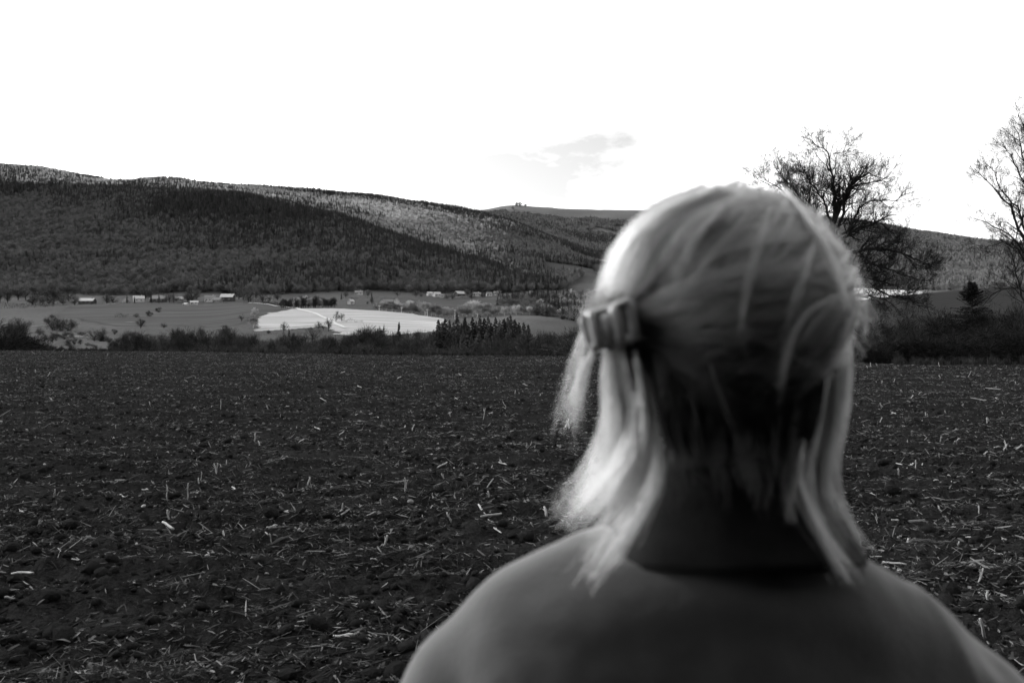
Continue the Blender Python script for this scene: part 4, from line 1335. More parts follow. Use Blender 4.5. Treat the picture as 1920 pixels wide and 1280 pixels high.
near_tree('ash_tree', [
    ([(1948, 700), (1945, 620), (1940, 540), (1934, 470), (1930, 400), (1926, 330), (1924, 280)], .30, .09),
    ([(1937, 500), (1920, 450), (1905, 420), (1893, 385), (1870, 362), (1850, 340), (1824, 316)], .11, .012),
    ([(1934, 470), (1915, 400), (1905, 378), (1885, 350), (1880, 320), (1868, 300)], .08, .012),
    ([(1930, 400), (1920, 348), (1900, 322), (1880, 300), (1864, 280)], .08, .012),
    ([(1926, 330), (1916, 290), (1908, 250), (1903, 235)], .06, .010),
    ([(1925, 300), (1928, 260), (1920, 225), (1914, 212)], .06, .010),
    ([(1936, 490), (1908, 452), (1886, 430), (1862, 414), (1835, 402)], .08, .010),
    ([(1938, 520), (1908, 470), (1880, 455), (1850, 462), (1838, 470)], .07, .010),
    ([(1942, 590), (1918, 556), (1906, 500), (1900, 466), (1882, 428)], .07, .010),
    ([(1943, 560), (1912, 540), (1885, 541), (1866, 553), (1855, 572), (1848, 580)], .06, .010),
    ([(1936, 500), (1950, 440), (1965, 380), (1980, 300)], .11, .012),
    ([(1938, 520), (1975, 460), (2010, 410), (2040, 380)], .10, .012),
    ([(1930, 400), (1945, 340), (1950, 280), (1960, 220)], .09, .012),
], (1948, 700), 60.0, 'tall leafless tree cut by the right edge of the picture', 42, (12, 16), (.8, 1.9), minr=.0062)

def near_spruce():
    Y = 74.0
    g = ground_at(1823, Y)
    h = Z_at(528, Y) - g.z
    r = np.random.default_rng(77)
    v, f = [], []
    stems = TubeSet(3)
    for i in range(470):
        s = r.random() ** 1.15
        z = h * (.06 + .93 * s)
        L = (.58 * h) * (1 - s) ** 1.0 * r.uniform(.55, 1.15) + .10
        an = r.uniform(0, 6.28)
        up = .45 if s > .72 else -.05
        d = np.array([math.cos(an), math.sin(an), up - .25 * (1 - s)])
        pts = [np.array([0, 0, z]) + d * L * t + np.array([0, 0, .22 * L * t * t]) for t in (0, .33, .66, 1)]
        stems.add(pts, [.02, .014, .009, .004])
        for j in range(26):
            t = r.uniform(.12, 1)
            p = pts[0] + (pts[3] - pts[0]) * t
            ln = r.uniform(.10, .24) * (1.2 - .5 * t)
            sd = unit(cross3(d, [0, 0, 1])) * (1 if j % 2 else -1)
            dd = unit(d * .6 + sd * r.uniform(.2, 1) + np.array([0, 0, r.uniform(-.9, .25)]))
            w = unit(cross3(dd, r.normal(0, 1, 3))) * r.uniform(.014, .034)
            b = len(v)
            v += [p - w, p + w, p + dd * ln + w * .4, p + dd * ln - w * .4]
            f.append((b, b + 1, b + 2, b + 3))
    e = empty('spruce', g)
    stems.add([(0, 0, -.3), (0, 0, h * .5), (0, 0, h)], [.12, .07, .01], 7)
    link('trunk', stems.mesh('trunk', M_bark), None, e)
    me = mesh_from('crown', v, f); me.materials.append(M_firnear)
    link('crown', me, None, e)
    tag(e, 'dark feathery spruce rising over the hedge at the right', 'spruce')
near_spruce()

HSH = [full_broad(900 + i, 3200, 1.1, .0, M_bark, M_twig_near, (.0022, .0045), 26, 0, .008) for i in range(4)]
for k in range(36):
    px = 1600 + 400 * k / 35 + random.uniform(-6, 6)
    Y = random.uniform(52, 60)
    top = np.interp(px, [1600, 1640, 1680, 1720, 1760, 1800, 1850, 1900, 2000], [640, 620, 612, 618, 622, 602, 594, 590, 590]) + random.uniform(-10, 24)
    g = ground_at(px, Y)
    h = max(Z_at(top, Y) - g.z, 1.2)
    place_tree('hedge_shrub', random.choice(HSH), px, Y, h, h * random.uniform(1.0, 1.5), 'dark tangled hedge shrub at the right, ' + ('under the spreading tree' if px < 1760 else ('around the foot of the spruce' if px < 1880 else 'at the right picture edge')), 'shrub', 'hedge shrubs at the right')
for px, top, lab in ((1708, 560, 'slim sapling left of the spruce in the right hedge'), (1875, 575, 'slim sapling right of the spruce in the right hedge'), (1905, 560, 'thin sapling beside the tall tree at the right edge')):
    g = ground_at(px, 58)
    h = Z_at(top, 58) - g.z
    place_tree('sapling', MID[2], px, 58, h, h * .55, lab, 'sapling')
NEARB = [full_broad(960 + i, 3000, .75, .05, M_bark, M_twig_near, (.0016, .0034), 26, 1, .009) for i in range(3)]
for px, Y, top, lab in ((1640, 66, 585, 'dark bare young tree under the left side of the spreading tree'), (1672, 72, 600, 'second dark bare young tree under the spreading tree'), (1700, 80, 588, 'dark bare young tree left of the spruce'), (1745, 78, 580, 'dark bare young tree touching the left of the spruce'), (1782, 84, 572, 'dark bare young tree close behind the spruce'), (1858, 82, 566, 'dark bare young tree right of the spruce'), (1888, 74, 578, 'dark bare young tree before the tall edge tree'), (1915, 80, 560, 'dark bare young tree at the right picture edge'), (1825, 95, 575, 'dark bare young tree hidden in part by the spruce')):
    g = ground_at(px, Y)
    h = Z_at(top, Y) - g.z
    place_tree('young_tree', random.choice(NEARB), px, Y, h, h * random.uniform(1.0, 1.3), lab, 'tree')
place_tree('bush', SHR[0], 1876, 345, 3.2, 5, 'round lone bush on the dark slope line at the right', 'bush')
# thicket at the left field edge
for px, Y, top, lab in ((-20, 112, 585, 'tall dark shrub cut by the left edge'), (4, 118, 600, 'dark dense shrub at the left edge of the field'), (22, 120, 604, 'dark dense shrub second from the left edge'), (40, 124, 615, 'loose dark shrub third from the left edge'), (55, 126, 622, 'low shrub fourth from the left edge'), (70, 128, 628, 'low shrub fifth from the left edge'), (88, 130, 632, 'low twiggy shrub sixth from the left edge'), (112, 118, 643, 'little twiggy bush on the field edge'), (137, 112, 645, 'small twiggy bush on the field edge right of the thicket'), (172, 104, 648, 'spiky little bush on the field edge at the left'), (196, 102, 652, 'tiny twig bush on the field edge at the left')):
    g = ground_at(px, Y)
    h = max(Z_at(top, Y) - g.z, 1.0)
    place_tree('shrub', random.choice(HSH), px, Y, h, h * 1.1, lab, 'shrub')

# tall spruces close behind the photographer, unseen, added to darken the woman's back
for k in range(26):
    an = math.radians(95 + 152 * (k + .5) / 26)
    R = random.uniform(7.5, 13)
    h = random.uniform(15, 21)
    e = empty('spruce', (math.sin(an) * R + .5, math.cos(an) * R - 1.0, -.1), random.uniform(0, 6.28))
    e.scale = (h * 1.15, h * 1.15, h)
    fm = random.choice(FIR)
    link('trunk', fm[0], None, e); link('crown', fm[1], None, e)
    tag(e, 'tall spruce added behind the photographer to shade the person, outside the picture', 'spruce', 'added spruces behind the photographer')
# ------------------------------------------------------------------ houses of the village, poles, pylon
M_wallw = mat('house_wall_white', 0.26, 0.42, scale=0.8, rough=0.9, spec=0.1)
M_wallg = mat('house_wall_grey', 0.12, 0.2, scale=0.8, rough=0.9, spec=0.1)
M_walld = mat('barn_boards', 0.03, 0.06, scale=1.5, rough=0.9, spec=0.1)
M_rooft = mat('roof_tiles', 0.10, 0.17, scale=1.2, rough=0.85, spec=0.15)
M_roofl = mat('roof_sheet', 0.24, 0.34, scale=1.0, rough=0.6, spec=0.3)
M_glass = mat('window_glass', 0.02, 0.03, scale=2, rough=0.1, spec=0.6)
M_door = mat('door_boards', 0.03, 0.05, scale=3, rough=0.8)
M_pole = mat('pole_pale', 0.5, 0.65, scale=3, rough=0.8)
M_steel = mat('pylon_steel', 0.35, 0.45, scale=3, rough=0.6)

def house(px, Y, w, d, hw, hr_, rz, wall, roof, label, windows=3, name='house', door=True):
    Y = Y + (random.uniform(-18, 18) if Y > 500 else 0)
    g = ground_at(px, Y)
    root = empty(name, (g.x, g.y, g.z), math.radians(rz))
    x0, x1, y0, y1 = -w / 2, w / 2, -d / 2, d / 2
    b = MB()
    b.add([(x0, y0, -2), (x1, y0, -2), (x1, y1, -2), (x0, y1, -2), (x0, y0, hw), (x1, y0, hw), (x1, y1, hw), (x0, y1, hw), (x0, 0, hw + hr_), (x1, 0, hw + hr_)],
          [(0, 1, 5, 4), (1, 2, 6, 9, 5), (2, 3, 7, 6), (3, 0, 4, 8, 7), (0, 3, 2, 1)])
    b.build('wall', wall, root)
    r = MB()
    o, t = .55, .28
    sl = hr_ / (d / 2)
    for s in (-1, 1):
        ye, ze = s * (d / 2 + o), hw - o * sl
        vs = [(x0 - o, ye, ze), (x1 + o, ye, ze), (x1 + o, 0, hw + hr_), (x0 - o, 0, hw + hr_)]
        vs += [(a, c, z + t) for a, c, z in vs]
        r.add(vs, [(0, 1, 2, 3), (7, 6, 5, 4), (0, 4, 5, 1), (1, 5, 6, 2), (2, 6, 7, 3), (3, 7, 4, 0)])
    rf = r.build('roof', roof, root)
    if w > 9:
        c = MB(); c.box(x1 - 3.2, x1 - 2.4, -.4, .4, hw + hr_ * .7, hw + hr_ + 1.1)
        c.build('chimney', wall, rf)
    for k in range(windows):
        xc = x0 + w * (k + .7) / (windows + .4)
        f = MB(); f.box(xc - .65, xc + .65, y0 - .06, y0 + .05, hw * .38, hw * .38 + 1.3)
        wo = f.build('window', M_wallg if wall is M_wallw else M_wallw, root)
        p = MB(); p.box(xc - .5, xc + .5, y0 - .09, y0 - .065, hw * .38 + .12, hw * .38 + 1.18)
        p.build('pane', M_glass, wo)
    if door:
        f = MB(); xc = x0 + w * .12
        f.box(xc - .5, xc + .5, y0 - .07, y0 + .05, 0, 2.1)
        f.build('door', M_door, root)
    return tag(root, label, name if name != 'farmhouse' else 'house')

house(164, 1148, 17, 9, 3.4, 3.0, -4, M_walld, M_roofl, 'long barn with a light roof, leftmost large building of the village', 3, 'barn')
house(141, 1150, 4, 4, 3.0, 1.5, 10, M_wallw, M_rooft, 'tiny white hut left of the long barn', 1)
house(205, 1155, 6, 5, 2.6, 1.8, 40, M_wallg, M_rooft, 'small grey house right of the long barn', 1)
house(236, 1160, 5, 6, 2.4, 2.6, 92, M_wallw, M_rooft, 'small pale gable end between the barn and the white house', 1)
house(260, 1148, 12, 9, 4.0, 3.2, 24, M_wallw, M_roofl, 'white house with a bright gable left of the conifers', 2)
house(297, 1158, 17, 10, 3.6, 3.6, -3, M_walld, M_rooft, 'broad farmhouse with a grey roof behind the conifers', 3, 'farmhouse')
house(337, 1165, 9, 7, 3.2, 2.4, 8, M_wallg, M_roofl, 'small house with a pale roof right of the broad farmhouse', 2)
house(364, 1105, 8, 6, 2.4, 1.6, 20, M_wallw, M_roofl, 'low white building in front of the village at the meadow edge', 2)
house(349, 1102, 5, 4, 1.6, 1.0, -30, M_wallw, M_roofl, 'little white shed at the meadow edge', 1)
house(394, 1160, 12, 8, 4.4, 2.8, 12, M_wallw, M_rooft, 'white house at the left of the right village group', 3)
house(408, 1150, 9, 7, 3.4, 2.4, -10, M_wallg, M_rooft, 'grey house between the white house and the big barn', 2)
house(427, 1175, 15, 10, 5.0, 3.6, -4, M_walld, M_roofl, 'big barn with a pale roof at the right of the village', 2, 'barn')
house(503, 1190, 9, 7, 3.2, 2.4, 15, M_wallw, M_rooft, 'house half hidden in trees left of the copse', 2)
house(622, 1060, 7, 6, 3.0, 2.0, 25, M_wallw, M_rooft, 'white house just right of the copse top', 1)
house(658, 1085, 6, 5, 3.0, 2.2, 60, M_wallw, M_roofl, 'small white round-looking hut right of the copse', 1)
house(673, 1335, 10, 7, 3.2, 2.2, 5, M_wallw, M_rooft, 'house at the forest foot above the copse', 2)
house(719, 1080, 6, 6, 4.0, 2.4, 70, M_wallw, M_rooft, 'white gable left of the pair behind the pale tree row', 1)
house(731, 1084, 8, 6, 3.6, 2.4, 6, M_walld, M_rooft, 'dark house joined to the white gable behind the pale tree row', 2)
house(744, 1082, 4, 5, 6.0, 2.4, 85, M_wallw, M_rooft, 'tall narrow white house behind the pale tree row', 1)
house(769, 1086, 6, 5, 2.8, 1.8, 0, M_wallw, M_roofl, 'low white house at the right behind the pale tree row', 1)
house(806, 1322, 7, 6, 3.0, 2.4, 30, M_wallw, M_roofl, 'leftmost house of the hamlet under the hill', 1)
house(819, 1325, 9, 7, 3.4, 2.6, 35, M_wallw, M_roofl, 'second house of the hamlet under the hill', 2)
house(829, 1285, 5, 5, 2.8, 1.8, 10, M_wallw, M_rooft, 'small white house below the hamlet', 1)
house(862, 1325, 12, 9, 3.0, 3.4, 38, M_walld, M_roofl, 'dark house with a bright roof edge in the middle of the hamlet', 1)
house(894, 1310, 10, 7, 2.8, 2.0, 4, M_wallw, M_rooft, 'long low house right of the middle of the hamlet', 3)
house(917, 1318, 7, 6, 3.0, 2.0, 12, M_wallw, M_rooft, 'white house near the right end of the hamlet', 2)
house(930, 1320, 6, 5, 3.0, 2.0, -8, M_wallw, M_rooft, 'rightmost white house of the hamlet', 1)
house(996, 1330, 4, 4, 3.0, 1.8, 12, M_wallw, M_rooft, 'tiny white house in the trees at the forest foot', 1)
house(955, 205, 9, 6, 2.0, 2.6, 14, M_walld, M_rooft, 'old shed with a mossy roof under the dark trees at the field edge', 0, 'shed', False)

for px, Y, top, bot, lab in ((711, 870, 572, 588, 'first pale pole from the left behind the bright field'), (753, 862, 575, 591, 'second pale pole behind the bright field'), (801, 850, 579, 597, 'third pale pole behind the bright field'), (853, 840, 580, 604, 'tall pale pole at the right end of the bright field')):
    g = ground_at(px, Y)
    h = Z_at(top, Y) - g.z
    root = empty('utility_pole', g)
    b = MB(); b.tube([(0, 0, -.5), (0, 0, h)], [.17, .12], 8); b.build('shaft', M_pole, root)
    b = MB(); b.box(-1.1, 1.1, -.12, .12, h - .9, h - .65); b.build('crossarm', M_pole, root)
    for s in (-.9, 0, .9):
        b = MB(); b.tube([(s, 0, h - .65), (s, 0, h - .3)], [.09, .06], 6); b.build('insulator', M_pole, root)
    tag(root, lab, 'utility pole')

def pylon(px, top, Yd, label):
    g = ground_at(px, Yd)
    h = Z_at(top, Yd) - g.z
    root = empty('pylon', g)
    w0, w1 = h * .11, h * .03
    for sx in (-1, 1):
        for sy in (-1, 1):
            b = MB(); b.tube([(sx * w0, sy * w0, -2), (sx * w1, sy * w1, h)], [.45, .35], 5); b.build('leg', M_steel, root)
    for k in range(5):
        t0, t1 = k / 5, (k + 1) / 5
        wa, wb = w0 + (w1 - w0) * t0, w0 + (w1 - w0) * t1
        b = MB()
        for s in (-1, 1):
            b.tube([(-wa, s * wa, h * t0), (wb, s * wb, h * t1)], [.2, .2], 4); b.tube([(wa, s * wa, h * t0), (-wb, s * wb, h * t1)], [.2, .2], 4)
        b.build('brace', M_steel, root)
    for z in (.74, .86, .97):
        b = MB(); b.tube([(-h * .17, 0, h * z), (0, 0, h * z + 1), (h * .17, 0, h * z)], [.2, .5, .2], 5); b.build('crossarm', M_steel, root)
    return tag(root, label, 'pylon'), g, h
p1, g1, h1 = pylon(663, 366, 3080, 'pale steel pylon on the sunlit ridge slope')
p2, g2, h2 = pylon(452, 340, 3080, 'farther pale steel pylon on the ridge at the left')
for i, z in enumerate((.74, .86, .97)):
    a, b_ = g1 + Vector((0, -3, h1 * z)), g2 + Vector((0, -3, h2 * z))
    w = MB()
    pts = [a.lerp(b_, t / 16) - Vector((0, 0, 12 * math.sin(math.pi * t / 16))) for t in range(17)]
    w.tube(pts, [.16] * 17, 4)
    o = w.build('power_line', M_steel)
    tag(o, ('lowest', 'middle', 'top')[i] + ' wire strung between the two ridge pylons', 'power line')
# ------------------------------------------------------------------ the woman in front of the camera
PX, PY = 0.193, 0.905                       # where she stands
HEAD = np.array([0.206, 0.880, 1.526])      # centre of the skull
YAW = math.radians(38)                      # head turned to her right
HF = np.array([math.sin(YAW), math.cos(YAW), 0.0])     # where the face points
HR = np.array([math.cos(YAW), -math.sin(YAW), 0.0])    # her right
HU = np.array([0.0, 0.0, 1.0])
M_skin = mat('skin', 0.22, 0.28, scale=30, rough=0.55, spec=0.35)
M_jacket = mat('jacket_cloth', 0.034, 0.046, scale=14, rough=0.9, spec=0.04, bump=0.08, bscale=200, sheen=0.7)
M_collar = mat('collar_cloth', 0.016, 0.026, scale=40, rough=0.9, spec=0.03, bump=0.1, bscale=300, sheen=0.12)
M_trouser = mat('denim', 0.02, 0.035, scale=50, rough=0.9, spec=0.1)
M_boot = mat('boot_leather', 0.01, 0.02, scale=20, rough=0.5, spec=0.4)
M_eye = mat('eye', 0.6, 0.7, scale=20, rough=0.1, spec=0.5)
M_clip = mat('clip_plastic', 0.42, 0.52, scale=25, rough=0.25, spec=0.6)
M_metal = mat('spring_metal', 0.3, 0.4, scale=30, rough=0.3, spec=0.6)

class Body:
    """overlapping rounded solids, later fused into one skin by voxel remeshing"""
    def __init__(self):
        self.bm = bmesh.new()
    def ell(self, c, r, rot=None, seg=20):
        m = Matrix.Translation(Vector(c))
        if rot is not None: m = m @ rot.to_4x4()
        m = m @ Matrix.Diagonal((r[0], r[1], r[2], 1))
        bmesh.ops.create_uvsphere(self.bm, u_segments=seg, v_segments=seg // 2 + 2, radius=1, matrix=m)
    def cap(self, pts, rads, seg=14, flat=None):
        """chain of balls and tapered links"""
        pts = [Vector(p) for p in pts]
        for i in range(len(pts) - 1):
            a, b = pts[i], pts[i + 1]
            d = b - a
            L = d.length
            q = d.to_track_quat('Z', 'Y').to_matrix().to_4x4()
            bmesh.ops.create_cone(self.bm, cap_ends=True, segments=seg, radius1=rads[i], radius2=rads[i + 1], depth=L, matrix=Matrix.Translation((a + b) / 2) @ q)
        for p, r in zip(pts, rads):
            bmesh.ops.create_uvsphere(self.bm, u_segments=seg, v_segments=seg // 2 + 2, radius=r, matrix=Matrix.Translation(p))
    def fuse(self, name, m, voxel, smooth, parent):
        me = bpy.data.meshes.new(name + '_raw')
        self.bm.to_mesh(me); self.bm.free()
        o = bpy.data.objects.new(name + '_raw', me)
        C.objects.link(o)
        rm = o.modifiers.new('r', 'REMESH'); rm.mode = 'VOXEL'; rm.voxel_size = voxel
        sm = o.modifiers.new('s', 'SMOOTH'); sm.iterations = smooth; sm.factor = 0.5
        dg = bpy.context.evaluated_depsgraph_get()
        ev = o.evaluated_get(dg)
        out = bpy.data.meshes.new_from_object(ev)
        bpy.data.objects.remove(o); bpy.data.meshes.remove(me)
        out.name = name
        out.materials.clear(); out.materials.append(m)
        out.polygons.foreach_set('use_smooth', np.ones(len(out.polygons), bool))
        return link(name, out, None, parent)

def L2(x, y, z):                      # body frame -> world (body faces away from the camera)
    return Vector((PX + x, PY + y, z))
def hd(f, r, u):                      # head frame -> world
    return Vector(HEAD + HF * f + HR * r + HU * u)
HROT = Matrix(((HR[0], HF[0], 0), (HR[1], HF[1], 0), (0, 0, 1)))

def build_person():
    root = empty('person', (PX, PY, 0))
    tag(root, 'blonde person seen from behind in a dark jacket, looking over the field', 'person')
    b = Body()
    # head
    b.ell(hd(-.005, 0, .0), (.074, .095, .086), HROT, 28)
    b.ell(hd(.030, 0, -.035), (.066, .060, .075), HROT, 24)
    b.ell(hd(.052, 0, -.082), (.045, .038, .034), HROT, 20)       # jaw
    b.ell(hd(.082, 0, -.098), (.020, .016, .016), HROT, 14)       # chin
    b.cap([hd(.090, 0, -.002), hd(.106, 0, -.030), hd(.113, 0, -.040)], [.010, .011, .012])
    for s in (-1, 1):
        b.ell(hd(.100, s * .010, -.042), (.008, .009, .007), HROT, 10)
        b.ell(hd(.078, s * .036, -.032), (.022, .018, .016), HROT, 12)   # cheek
        b.cap([hd(.088, s * .012, .012), hd(.086, s * .042, .012)], [.010, .008])   # brow
        b.cap([hd(-.004, s * .075, .010), hd(-.012, s * .083, .004), hd(-.010, s * .080, -.018), hd(.000, s * .074, -.034)], [.007, .008, .008, .006])  # ear
    b.cap([hd(.096, -.022, -.066), hd(.103, 0, -.063), hd(.096, .022, -.066)], [.005, .007, .005])
    b.cap([hd(.095, -.018, -.073), hd(.101, 0, -.075), hd(.095, .018, -.073)], [.005, .007, .005])
    # neck, trunk
    b.cap([hd(-.015, 0, -.06), L2(.0, -.01, 1.40), L2(0, -.015, 1.33)], [.056, .054, .062])
    b.cap([L2(-.15, -.01, 1.235), L2(0, -.02, 1.28), L2(.13, -.01, 1.215)], [.042, .048, .042])
    b.ell(L2(0, .0, 1.17), (.155, .105, .17)); b.ell(L2(0, .0, 1.00), (.135, .095, .16)); b.ell(L2(0, -.01, .88), (.165, .115, .12))
    b.ell(L2(-.07, .085, 1.15), (.055, .045, .055)); b.ell(L2(.07, .085, 1.15), (.055, .045, .055))
    for s in (-1, 1):
        b.cap([L2(s * .175, -.01, 1.20), L2(s * .235, -.01, 1.03), L2(s * .245, .05, .80)], [.052, .040, .026])
        w = L2(s * .246, .055, .775)
        b.ell(L2(s * .246, .065, .735), (.017, .040, .045))                     # palm
        for k, (dy, ln) in enumerate(((-.030, .058), (-.010, .070), (.011, .076), (.032, .070))):
            a = L2(s * .246, .065 + dy, .700)
            m1 = a + Vector((-s * .004, .004, -ln * .5)); m2 = m1 + Vector((-s * .014, .004, -ln * .45))
            b.cap([a, m1, m2], [.0085, .008, .0068], 8)
        b.cap([L2(s * .240, .095, .755), L2(s * .226, .120, .728), L2(s * .218, .124, .700)], [.010, .009, .0075], 8)
        b.cap([L2(s * .09, -.01, .84), L2(s * .10, .01, .47), L2(s * .10, -.02, .10)], [.088, .056, .038])
        b.cap([L2(s * .10, -.03, .05), L2(s * .11, .12, .035)], [.040, .032])
    body = b.fuse('body', M_skin, .0045, 4, root)
    for s in (-1, 1):
        em = bmesh.new(); bmesh.ops.create_uvsphere(em, u_segments=12, v_segments=8, radius=.0115)
        me = bpy.data.meshes.new('eye'); em.to_mesh(me); em.free()
        e = link('eye', me, M_eye, root); e.location = hd(.081, s * .031, -.006)
    # jacket: shoulders, back, sleeves, body of the coat
    j = Body()
    ZS = 1.302
    j.cap([L2(-.222, -.005, 1.205), L2(-.17, -.02, 1.258), L2(-.11, -.025, 1.290), L2(-.02, -.02, 1.312), L2(.07, -.025, 1.280), L2(.14, -.02, 1.240), L2(.203, -.005, 1.190)], [.062, .064, .062, .058, .060, .062, .058], 18)
    j.cap([L2(-.15, -.035, 1.215), L2(0, -.048, 1.235), L2(.135, -.035, 1.195)], [.085, .090, .082], 20)      # flat back of the coat
    j.cap([L2(-.17, -.030, 1.235), L2(-.09, -.040, 1.268), L2(0, -.045, 1.282), L2(.08, -.040, 1.252), L2(.15, -.030, 1.212)], [.072, .078, .080, .076, .070], 20)
    j.cap([L2(-.15, -.035, 1.10), L2(0, -.045, 1.12), L2(.14, -.035, 1.09)], [.098, .100, .096], 20)
    j.cap([L2(-.14, -.03, .98), L2(.14, -.03, .98)], [.10, .10], 20)
    j.ell(L2(0, .02, 1.11), (.20, .135, .19), None, 26); j.ell(L2(0, .0, .98), (.185, .135, .22), None, 26); j.ell(L2(0, -.005, .84), (.20, .145, .17), None, 26)
    for s, dz in ((-1, .0), (1, -.02)):
        j.cap([L2(s * (.226 if s < 0 else .205), -.005, 1.20 + dz), L2(s * .255, -.01, 1.10 + dz), L2(s * .272, .0, 1.0), L2(s * .268, .04, .86), L2(s * .262, .055, .79)], [.064, .066, .060, .052, .046], 16)
    # folds: a ridge over the blade, the lifted fold on the right shoulder
    j.cap([L2(.105, -.075, 1.262), L2(.140, -.050, 1.286), L2(.172, -.005, 1.272)], [.016, .019, .016], 12)
    j.cap([L2(.200, -.070, 1.220), L2(.246, -.035, 1.192)], [.018, .020], 12)
    jk = j.fuse('jacket', M_jacket, .006, 34, root)
    # cloth relief
    me = jk.data
    n = len(me.vertices)
    co = np.empty(n * 3, np.float32); me.vertices.foreach_get('co', co); co = co.reshape(-1, 3)
    no = np.empty(n * 3, np.float32); me.vertices.foreach_get('normal', no); no = no.reshape(-1, 3)
    dsp = (fbm(co[:, 0] / .07 + co[:, 1] * 3, co[:, 2] / .05 + co[:, 1] * 2, 3, 140) - .5) * .007
    # creases radiating from the armpits and running down the sleeves
    for cx, sg in ((PX - .19, -1), (PX + .18, 1)):
        ax, az = co[:, 0] - cx, co[:, 2] - 1.12
        ang = np.arctan2(az, ax); rr_ = np.hypot(ax, az)
        rid = 1 - np.abs(fbm(ang * 2.2 + 10 * sg, rr_ * 5, 2, 150 + sg) - .5) * 2.6
        dsp = dsp + np.clip(rid, 0, 1) ** 3 * .006 * np.exp(-(rr_ / .21) ** 2)
    co += no * dsp[:, None]
    me.vertices.foreach_set('co', co.ravel()); me.update()
    # stitched seams raised on the cloth: two armholes and the yoke across the back
    from mathutils.bvhtree import BVHTree
    me.update()
    bvh = BVHTree.FromPolygons([v.co.copy() for v in me.vertices], [tuple(p.vertices) for p in me.polygons])
    def seam(pts, r=.0020):
        out = []
        for x, z in pts:
            hitp = bvh.ray_cast(Vector((PX + x, .3, z)), Vector((0, 1, 0)))[0]
            if hitp is not None: out.append(hitp + Vector((0, -.0005, 0)))
        if len(out) > 3:
            sm = MB(); sm.tube(out, [r] * len(out), 6); sm.build('seam', M_jacket, root, True)
    seam([(-.178 + .338 * t / 24, 1.212 - .012 * math.sin(math.pi * t / 24) - .022 * t / 24) for t in range(25)], .0018)
    # stand collar, folded over, with its seam
    c = MB()
    rings = [(1.310, .090, .084), (1.350, .082, .076), (1.390, .077, .071), (1.412, .076, .070), (1.419, .081, .075), (1.411, .088, .082), (1.388, .097, .091), (1.358, .108, .101), (1.340, .116, .108), (1.333, .118, .110), (1.334, .110, .102), (1.350, .100, .092)]
    K = 48
    for zi, (z, ra, rb) in enumerate(rings):
        for k in range(K):
            t = 2 * math.pi * k / K
            wob = 1 + .03 * math.sin(3 * t + zi * .4) + .02 * math.sin(7 * t)
            front = max(0, math.sin(t))
            c.v.append((PX + ra * wob * math.cos(t), PY - .012 + rb * wob * math.sin(t) * (1.25 if math.sin(t) > 0 else 1), z - .05 * front - .006 * math.sin(2 * t) - (.014 * max(0, math.cos(t)) if zi > 5 else 0)))
    for i in range(len(rings) - 1):
        for k in range(K):
            c.f.append((i * K + k, i * K + (k + 1) % K, (i + 1) * K + (k + 1) % K, (i + 1) * K + k))
    col = c.build('collar', M_collar, root, True)
    tag(col, 'black turned-down collar of the jacket')
    # trousers and boots
    t = Body()
    t.ell(L2(0, -.005, .84), (.175, .125, .11), None, 20)
    for s in (-1, 1):
        t.cap([L2(s * .09, -.01, .82), L2(s * .102, .005, .47), L2(s * .104, -.02, .13)], [.100, .074, .060], 16)
    t.fuse('trousers', M_trouser, .008, 4, root)
    bo = Body()
    for s in (-1, 1):
        bo.cap([L2(s * .103, -.025, .20), L2(s * .103, -.030, .055), L2(s * .112, .14, .045)], [.050, .055, .046], 14)
        bo.ell(L2(s * .107, .05, .02), (.055, .15, .022), None, 18)
    bo.fuse('boots', M_boot, .008, 3, root)
    for o in root.children:                 # keep the meshes where they were built
        o.matrix_parent_inverse = Matrix.Translation((-PX, -PY, 0))
    return root
PERSON = build_person()

# ------------------------------------------------------------------ hair: real strands
def hair_material(name, lo, hi, rough=.35):
    m = bpy.data.materials.new(name); m.use_nodes = True
    n, l = m.node_tree.nodes, m.node_tree.links
    n.remove(n['Principled BSDF'])
    a = n.new('ShaderNodeAttribute'); a.attribute_name = 'tone'
    r = n.new('ShaderNodeMapRange'); r.inputs[3].default_value, r.inputs[4].default_value = lo, hi
    l.new(a.outputs['Fac'], r.inputs[0])
    h = n.new('ShaderNodeBsdfHairPrincipled')
    h.model = 'CHIANG'
    h.parametrization = 'COLOR'
    h.inputs['Roughness'].default_value = rough
    h.inputs['Radial Roughness'].default_value = .45
    l.new(r.outputs[0], h.inputs['Color'])
    l.new(h.outputs[0], n['Material Output'].inputs[0])
    return m
M_hair = hair_material('blonde_hair', 0.035, 0.25)
M_under = mat('shaded_nape_hair', 0.10, 0.17, scale=40, rough=0.95, spec=0.0)  # shade at the nape put into the hair colour
hr = np.random.default_rng(2024)
RAD = np.array([.095, .074, .086])            # skull half-axes: forward, right, up

def skull(d, lift):
    """point above the skull in head-frame direction d (n,3), lifted by metres"""
    d = d / np.linalg.norm(d, axis=-1, keepdims=True)
    k = 1 / np.sqrt(((d / RAD) ** 2).sum(-1, keepdims=True))
    p = d * (k + lift)
    return HEAD + p[..., :1] * HF + p[..., 1:2] * HR + p[..., 2:3] * HU

def shell_Y(px, py, lift=.035, default=.87):
    """distance at which the view ray meets the hair shell"""
    d = np.array([(px - 960) / F, 1.0, (HY - py) / F])
    o = np.array([0, 0, CH]) - HEAD
    A = np.stack([HF, HR, HU])
    oo, dd = A @ o / (RAD + lift), A @ d / (RAD + lift)
    a, b, c = dd @ dd, 2 * oo @ dd, oo @ oo - 1
    q = b * b - 4 * a * c
    return default if q < 0 else (-b - math.sqrt(q)) / (2 * a)

